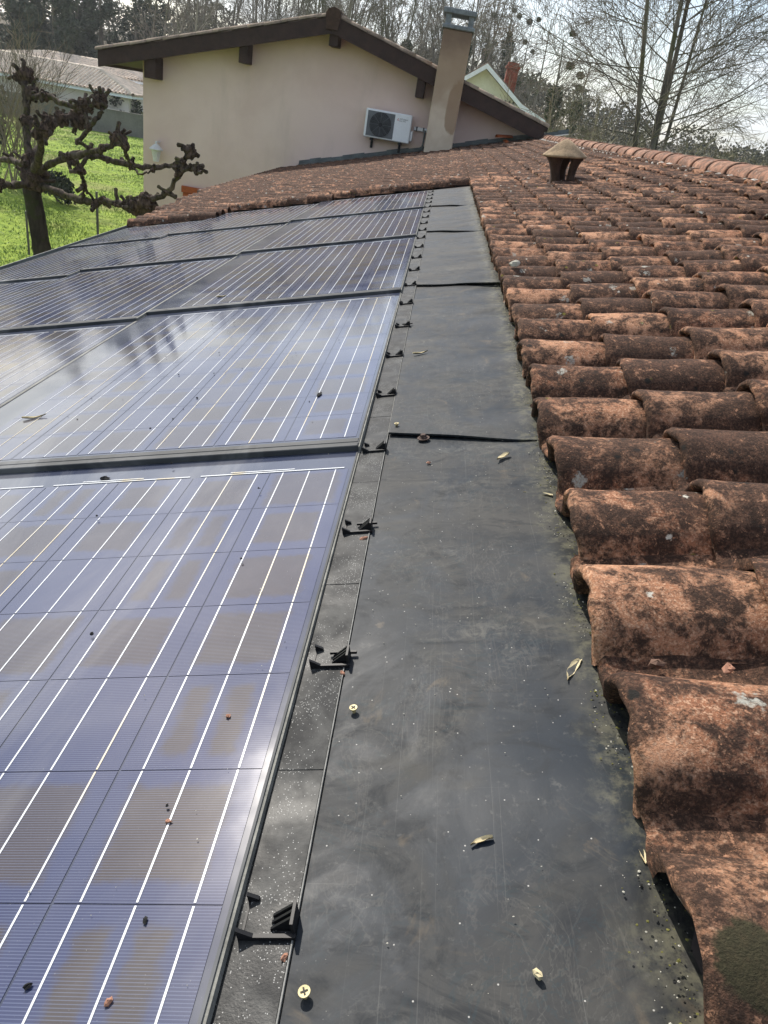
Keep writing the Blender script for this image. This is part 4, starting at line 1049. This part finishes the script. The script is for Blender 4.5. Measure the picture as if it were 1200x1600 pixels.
n_f = 0
for i in range(72):
    if i < 48: x, y = -27+i*.72+g_.uniform(-.5, .5), g_.choice((68, 73, 79, 86))+g_.uniform(-2, 2)
    else: x, y = -30+(i-48)*1.55+g_.uniform(-.6, .6), 94+g_.uniform(-4, 10)
    pr = i % 6; kind = 0
    if x > -8 and i % 6 in (0, 2) and i < 48: kind = 1
    if x > 2 and i % 2 == 1: kind = 2
    sc = g_.uniform(.74, 1.0); 
    if x > 5: sc *= max(.42, 1-(x-5)*.06)
    parts = list(protos[pr][0])
    if kind == 1: parts.append(('ivy', ivy_parts[0 if pr == 0 else 1][1]))
    if kind == 2: parts.append(('mistletoe', mist[pr]))
    put_tree('forest_tree', LABF[kind], 'tree', ('bare trees of the wood behind the gable', 'ivy clad trees behind the gable', 'mistletoe trees behind the green house')[kind], (x, y, hz(x, y)-.2), g_.uniform(0, 6.28), (sc*1.05, sc), parts)
# a few stouter ivied trees seen right of the green house
for i, (px, py, Y, sc, lab) in enumerate(((868, 160, 50, .62, 'ivy clad bare tree with mistletoe right of the brick chimney'), (905, 175, 54, .60, 'mistletoe hung bare tree between the ivy tree and the big bare tree'))):
    p_ = pix(px, py, Y); put_tree('forest_tree', lab, 'tree', None, (p_[0], Y, 0), i*2.0, (.8, sc), list(protos[0 if i == 0 else 2][0])+[('ivy', ivy_parts[i][1]), ('mistletoe', mist[0 if i == 0 else 2])])

# scrub and far woods as masses
def mass(name, label, cat, n, fn, size, m, seed):
    g = np.random.RandomState(seed); cs = [fn(g) for _ in range(n)]
    V, F = foliage(g, cs, n*190, size, 1); o = link(name, fast_mesh(name, V, F, M[m], False)); tag(o, label, cat); o['kind'] = 'stuff'
def f1(g):
    x = g.uniform(2, 44); y = g.uniform(56, 78); z = hz(x, y)+g.uniform(.5, 5.4-.03*x); return (x, y, z), (1.5, 1.5, 1.0)
mass('winter_scrub', 'brown leafless scrub beyond the ridge', 'scrub', 190, f1, .12, 'scrub', 51)
def f2(g):
    x = g.uniform(-60, 75); y = g.uniform(100, 150); z = hz(x, y)+g.uniform(.5, 5.6 if x > 0 else 5.0); return (x, y, z), (2.6, 2.6, 1.7)
mass('far_wood', 'distant wooded hillside along the skyline', 'wood', 260, f2, .22, 'scrub_dark', 52)
def f3(g):
    x = g.uniform(-30, 0); y = g.uniform(84, 98); z = hz(x, y)+g.uniform(.2, 4.6 if x < -14 else 2.5); return (x, y, z), (2.0, 2.0, 1.1)
mass('wood_undergrowth', 'brown undergrowth of the wood behind the gable', 'undergrowth', 130, f3, .13, 'scrub', 53)
# hedge at left and shrubs by the villa
def bush(label, c, r, n, size, m, seed, group=None):
    g = np.random.RandomState(seed); cs = [((c[0]+g.uniform(-.6, .6)*r[0], c[1]+g.uniform(-.6, .6)*r[1], c[2]+g.uniform(-.5, .6)*r[2]), (r[0]*.5, r[1]*.5, r[2]*.45)) for _ in range(14)]
    t = thing('bush', label, 'bush', (c[0], c[1], 0), group)
    link('foliage', fast_mesh('foliage', *foliage(g, cs, n, size, 1), M[m], False), I4, t)
    st = [(np.array([[c[0]+a, c[1], 0], [c[0]+a*1.5, c[1], c[2]*.6], [c[0]+a*2, c[1]+a, c[2]*1.2]]), np.array([.04, .03, .012])) for a in (-.25, .05, .3)]
    link('stems', fast_mesh('stems', *tubes(st, 5), M['bark']), I4, t)
bush('large dark evergreen bush at the left edge of the lawn', (-20.0, 32, 1.5), (2.3, 1.6, 1.6), 5200, .10, 'hedge', 61)
bush('dark evergreen bush in front of the villa end wall', (-22.6, 56.5, 1.3), (1.3, .8, 1.1), 1600, .12, 'hedge', 62)
bush('brown twiggy bush against the gable corner behind the shed', (-20.6, 64, 1.8), (1.9, 1.2, 1.9), 2200, .14, 'scrub', 63)
bush('small dark bush on the lawn behind the pollarded tree', (-11.7, 24.5, .45), (.6, .5, .5), 1500, .06, 'hedge', 64)

# ------------------------------------------------------------------ pollarded plane tree
pt = thing('pollard_tree', 'knobbly pollarded plane tree on the lawn left of the roof', 'tree', (-7.4, 14.0, 0))
def PX(x, y, Y=14.0): return pix(x, y, Y)
tb = PX(66, 395); 
trunk_pts = [np.array([tb[0]+.02, 14.0, -.1]), np.array([tb[0]+.01, 14.0, .5]), PX(66, 395), PX(58, 345), PX(50, 300), PX(44, 262)]
def smooth(pts, k=5, jit=.0, g=None):
    P = np.array(pts, float); n = len(P); out = []
    for i in range(n-1):
        p0, p1, p2, p3 = P[max(0, i-1)], P[i], P[i+1], P[min(n-1, i+2)]
        for t in np.linspace(0, 1, k, endpoint=False):
            out.append(.5*((2*p1)+(-p0+p2)*t+(2*p0-5*p1+4*p2-p3)*t*t+(-p0+3*p1-3*p2+p3)*t**3))
    out.append(P[-1]); out = np.array(out)
    if jit and g is not None: out[1:-1] += g.normal(0, jit, out[1:-1].shape)
    return out
gP = np.random.RandomState(8)
tp = smooth(trunk_pts, 5)
link('trunk', fast_mesh('trunk', *tubes([(tp, np.linspace(.175, .145, len(tp))*(1+gP.normal(0, .03, len(tp))))], 12), M['plane_dark']), I4, pt)
# limbs: pixel path with its own distance for each point
LIMBS = [
 ([(46, 275, 14.0), (70, 262, 13.8), (110, 245, 13.5), (140, 238, 13.2), (165, 232, 13.0), (182, 222, 12.9), (195, 232, 12.9)], .085, .05),
 ([(50, 285, 14.0), (90, 300, 13.7), (120, 312, 13.4), (160, 315, 13.1), (200, 320, 12.8), (235, 312, 12.6), (262, 300, 12.5), (280, 272, 12.4), (288, 250, 12.4), (296, 236, 12.4)], .085, .045),
 ([(95, 246, 13.6), (130, 240, 13.9), (170, 250, 14.2), (205, 258, 14.4), (240, 262, 14.6), (275, 258, 14.8), (306, 262, 15.0)], .075, .05),
 ([(44, 270, 14.0), (44, 230, 14.2), (42, 190, 14.4), (40, 150, 14.5), (36, 125, 14.6)], .10, .07),
 ([(42, 155, 14.5), (75, 150, 14.2), (105, 165, 14.0), (130, 168, 13.9), (158, 162, 13.8)], .065, .05),
 ([(120, 225, 14.0), (140, 200, 13.8), (155, 180, 13.7), (160, 165, 13.7)], .055, .045),
 ([(48, 250, 14.3), (70, 215, 14.8), (85, 190, 15.2), (110, 182, 15.5), (125, 178, 15.7)], .09, .06),
 ([(44, 285, 13.9), (20, 290, 13.5), (0, 288, 13.1), (-30, 280, 12.7)], .09, .06),
 ([(44, 262, 14.1), (15, 250, 14.6), (-20, 252, 15.0)], .08, .06),
 ([(130, 312, 13.3), (132, 290, 13.2), (124, 268, 13.1)], .05, .045),
 ([(48, 280, 14.0), (62, 240, 13.3), (66, 205, 13.0)], .09, .08),
 ([(282, 268, 12.4), (296, 262, 12.3), (310, 268, 12.2)], .04, .035),
 ([(195, 232, 12.9), (200, 250, 13.2), (206, 258, 13.5)], .04, .035),
 ([(208, 260, 14.3), (220, 272, 14.1), (238, 268, 14.0)], .025, .02),
]
for pts, r0, r1 in LIMBS:
    P = smooth([PX(*p) for p in pts], 6, .012, gP); R_ = np.linspace(r0, r1, len(P))*(1+gP.uniform(-.18, .22, len(P)))
    link('limb', fast_mesh('limb', *tubes([(P, R_*.74)], 9), M['plane_bark']), I4, pt)
KN0 = [(182, 216, 12.9, .13), (195, 228, 12.9, .08), (228, 318, 12.6, .20), (212, 324, 12.7, .14), (298, 236, 12.4, .11), (302, 262, 12.3, .07), (308, 268, 12.2, .07), (262, 300, 12.5, .07), (36, 118, 14.6, .17), (50, 145, 14.5, .13), (158, 156, 13.8, .14), (130, 164, 13.9, .12), (140, 170, 13.9, .09), (122, 186, 15.6, .17), (95, 185, 15.3, .15), (75, 192, 15, .14), (52, 280, 13.9, .26), (45, 255, 14.0, .18), (124, 264, 13.1, .10), (285, 262, 12.4, .06), (275, 258, 14.8, .08), (306, 262, 15, .09), (150, 160, 13.7, .09), (40, 190, 14.4, .13), (70, 150, 14.2, .10), (110, 248, 13.5, .10), (65, 205, 13.0, .15), (-10, 285, 13, .15), (238, 266, 14.0, .05), (150, 318, 13.1, .09), (185, 318, 12.9, .08)]
KN = KN0+[(a[0]+gP.uniform(-4, 4), a[1]+gP.uniform(-5, 4), a[2], gP.uniform(.045, .085)) for pts, r0, r1 in LIMBS for a in pts[1:-1] if gP.random() < .62]
for i, (x, y, Y, r) in enumerate(KN):
    c = PX(x, y, Y); vfs = []
    for k in range(15 if r > .09 else 9):
        d = gP.normal(0, 1, 3); d /= np.linalg.norm(d); s_ = r*gP.uniform(.28, .5)
        vfs.append(shift(blob(s_, i*50+k, 7, 5, .35), tuple(c+d*r*gP.uniform(.35, .85))))
    vfs.append(shift(blob(r*.75, i*50+40, 8, 6, .3), tuple(c)))
    obj('knob', join(*vfs), M['knob'], pt, I4, False)
for i, (x, y, Y, r) in enumerate(KN):
    if r < .06: continue
    c = PX(x, y, Y); tb_ = []
    for k in range(2 if r < .1 else 4):
        d = gP.normal(0, 1, 3); d[2] += .4; d /= np.linalg.norm(d); e = d+gP.normal(0, .4, 3); e /= np.linalg.norm(e); Lk = gP.uniform(.05, .15)
        tb_.append((np.array([c+d*r*.4, c+d*(r+Lk*.5), c+d*(r+Lk*.5)+e*Lk*.5, c+d*(r+Lk*.5)+e*Lk*.62]), np.array([.038, .030, .036, .018])*gP.uniform(.7, 1.2)))
    link('stub', fast_mesh('stub', *tubes(tb_, 6), M['plane_bark']), I4, pt)
# stakes by the tree and thin saplings
for i, (x, y0, y1, Y, lab) in enumerate(((153, 300, 365, 15.5, 'thin dark metal post on the lawn right of the pollarded tree'), (42, 330, 350, 17, 'short dark stake on the lawn left of the pollard trunk'))):
    a = PX(x, y1, Y); b_ = PX(x, y0, Y)
    tag(obj('post', box(a[0]-.018, a[0]+.018, Y-.018, Y+.018, 0, b_[2]), M['metal']), lab, 'post')
st_ = [((-8.5+k*.12, 17.5+.1*k, 0), (g_.uniform(-.15, .15), 0, 1), 2.6, .02) for k in range(3)]
build_tree('sapling', 'thin bare sapling just behind the pollard trunk', 'sapling', st_, dict(seg=[6, 3], taper=.3, wig=.05, up=[.02, .02], rmin=.005, max=1, kids=[5], start=[.4], ang=[.5], len=[.3], drop=[.3], rr=[.6]), 77, (-8.4, 17.5, 0), (M['twig'], M['twig'])) if False else None

# ------------------------------------------------------------------ grass
g = np.random.RandomState(17); n = 60000
yy = 13+42*g.uniform(0, 1, n)**1.25; xx = -yy*.44+g.uniform(-.16, .16, n)*yy; keep = (xx > -40) & ~((xx > -6.6) & (yy > 16.5))
xx, yy = xx[keep], yy[keep]; n = len(xx)
keep = g.uniform(0, 1, n) < .35+.65*(np.sin(xx*.9+1.3*np.sin(yy*.5))*np.sin(yy*.7+xx*.2) > -.25); xx, yy = xx[keep], yy[keep]; n = len(xx)
zz = np.array([hz(a, b) for a, b in zip(xx, yy)])
hh = g.uniform(.03, .085, n)*(1+.5*np.sin(xx*1.7)*np.sin(yy*1.3)); ww = g.uniform(.006, .014, n)*(1+yy/45); an = g.uniform(0, 6.28, n)
Cc = np.stack([xx, yy, zz-.01], 1); dv = np.stack([np.cos(an), np.sin(an), 0*an], 1)*ww[:, None]; lean = np.stack([g.normal(0, .04, n), g.normal(0, .04, n), hh], 1)
V = np.stack([Cc-dv, Cc+dv, Cc+lean], 1).reshape(-1, 3)
o = link('grass', fast_mesh('grass', V, np.arange(3*n).reshape(-1, 3), M['blade'], False)); tag(o, 'short green grass of the sloping lawn', 'grass'); o['kind'] = 'stuff'

# ------------------------------------------------------------------ added volume, lens veiling glare mimicked by thin haze
hb = obj('glare_haze', box(-420, 420, -310, 520, -3, 34), None); hb['kind'] = 'stuff'
hm = bpy.data.materials.new('thin_glare_haze'); hm.use_nodes = True; hm.node_tree.nodes.clear()
pv_ = hm.node_tree.nodes.new('ShaderNodeVolumePrincipled'); ho = hm.node_tree.nodes.new('ShaderNodeOutputMaterial')
pv_.inputs['Color'].default_value = (.92, .95, 1, 1); pv_.inputs['Density'].default_value = .0004; pv_.inputs['Anisotropy'].default_value = .35
hm.node_tree.links.new(pv_.outputs[0], ho.inputs['Volume']); hb.data.materials.append(hm)
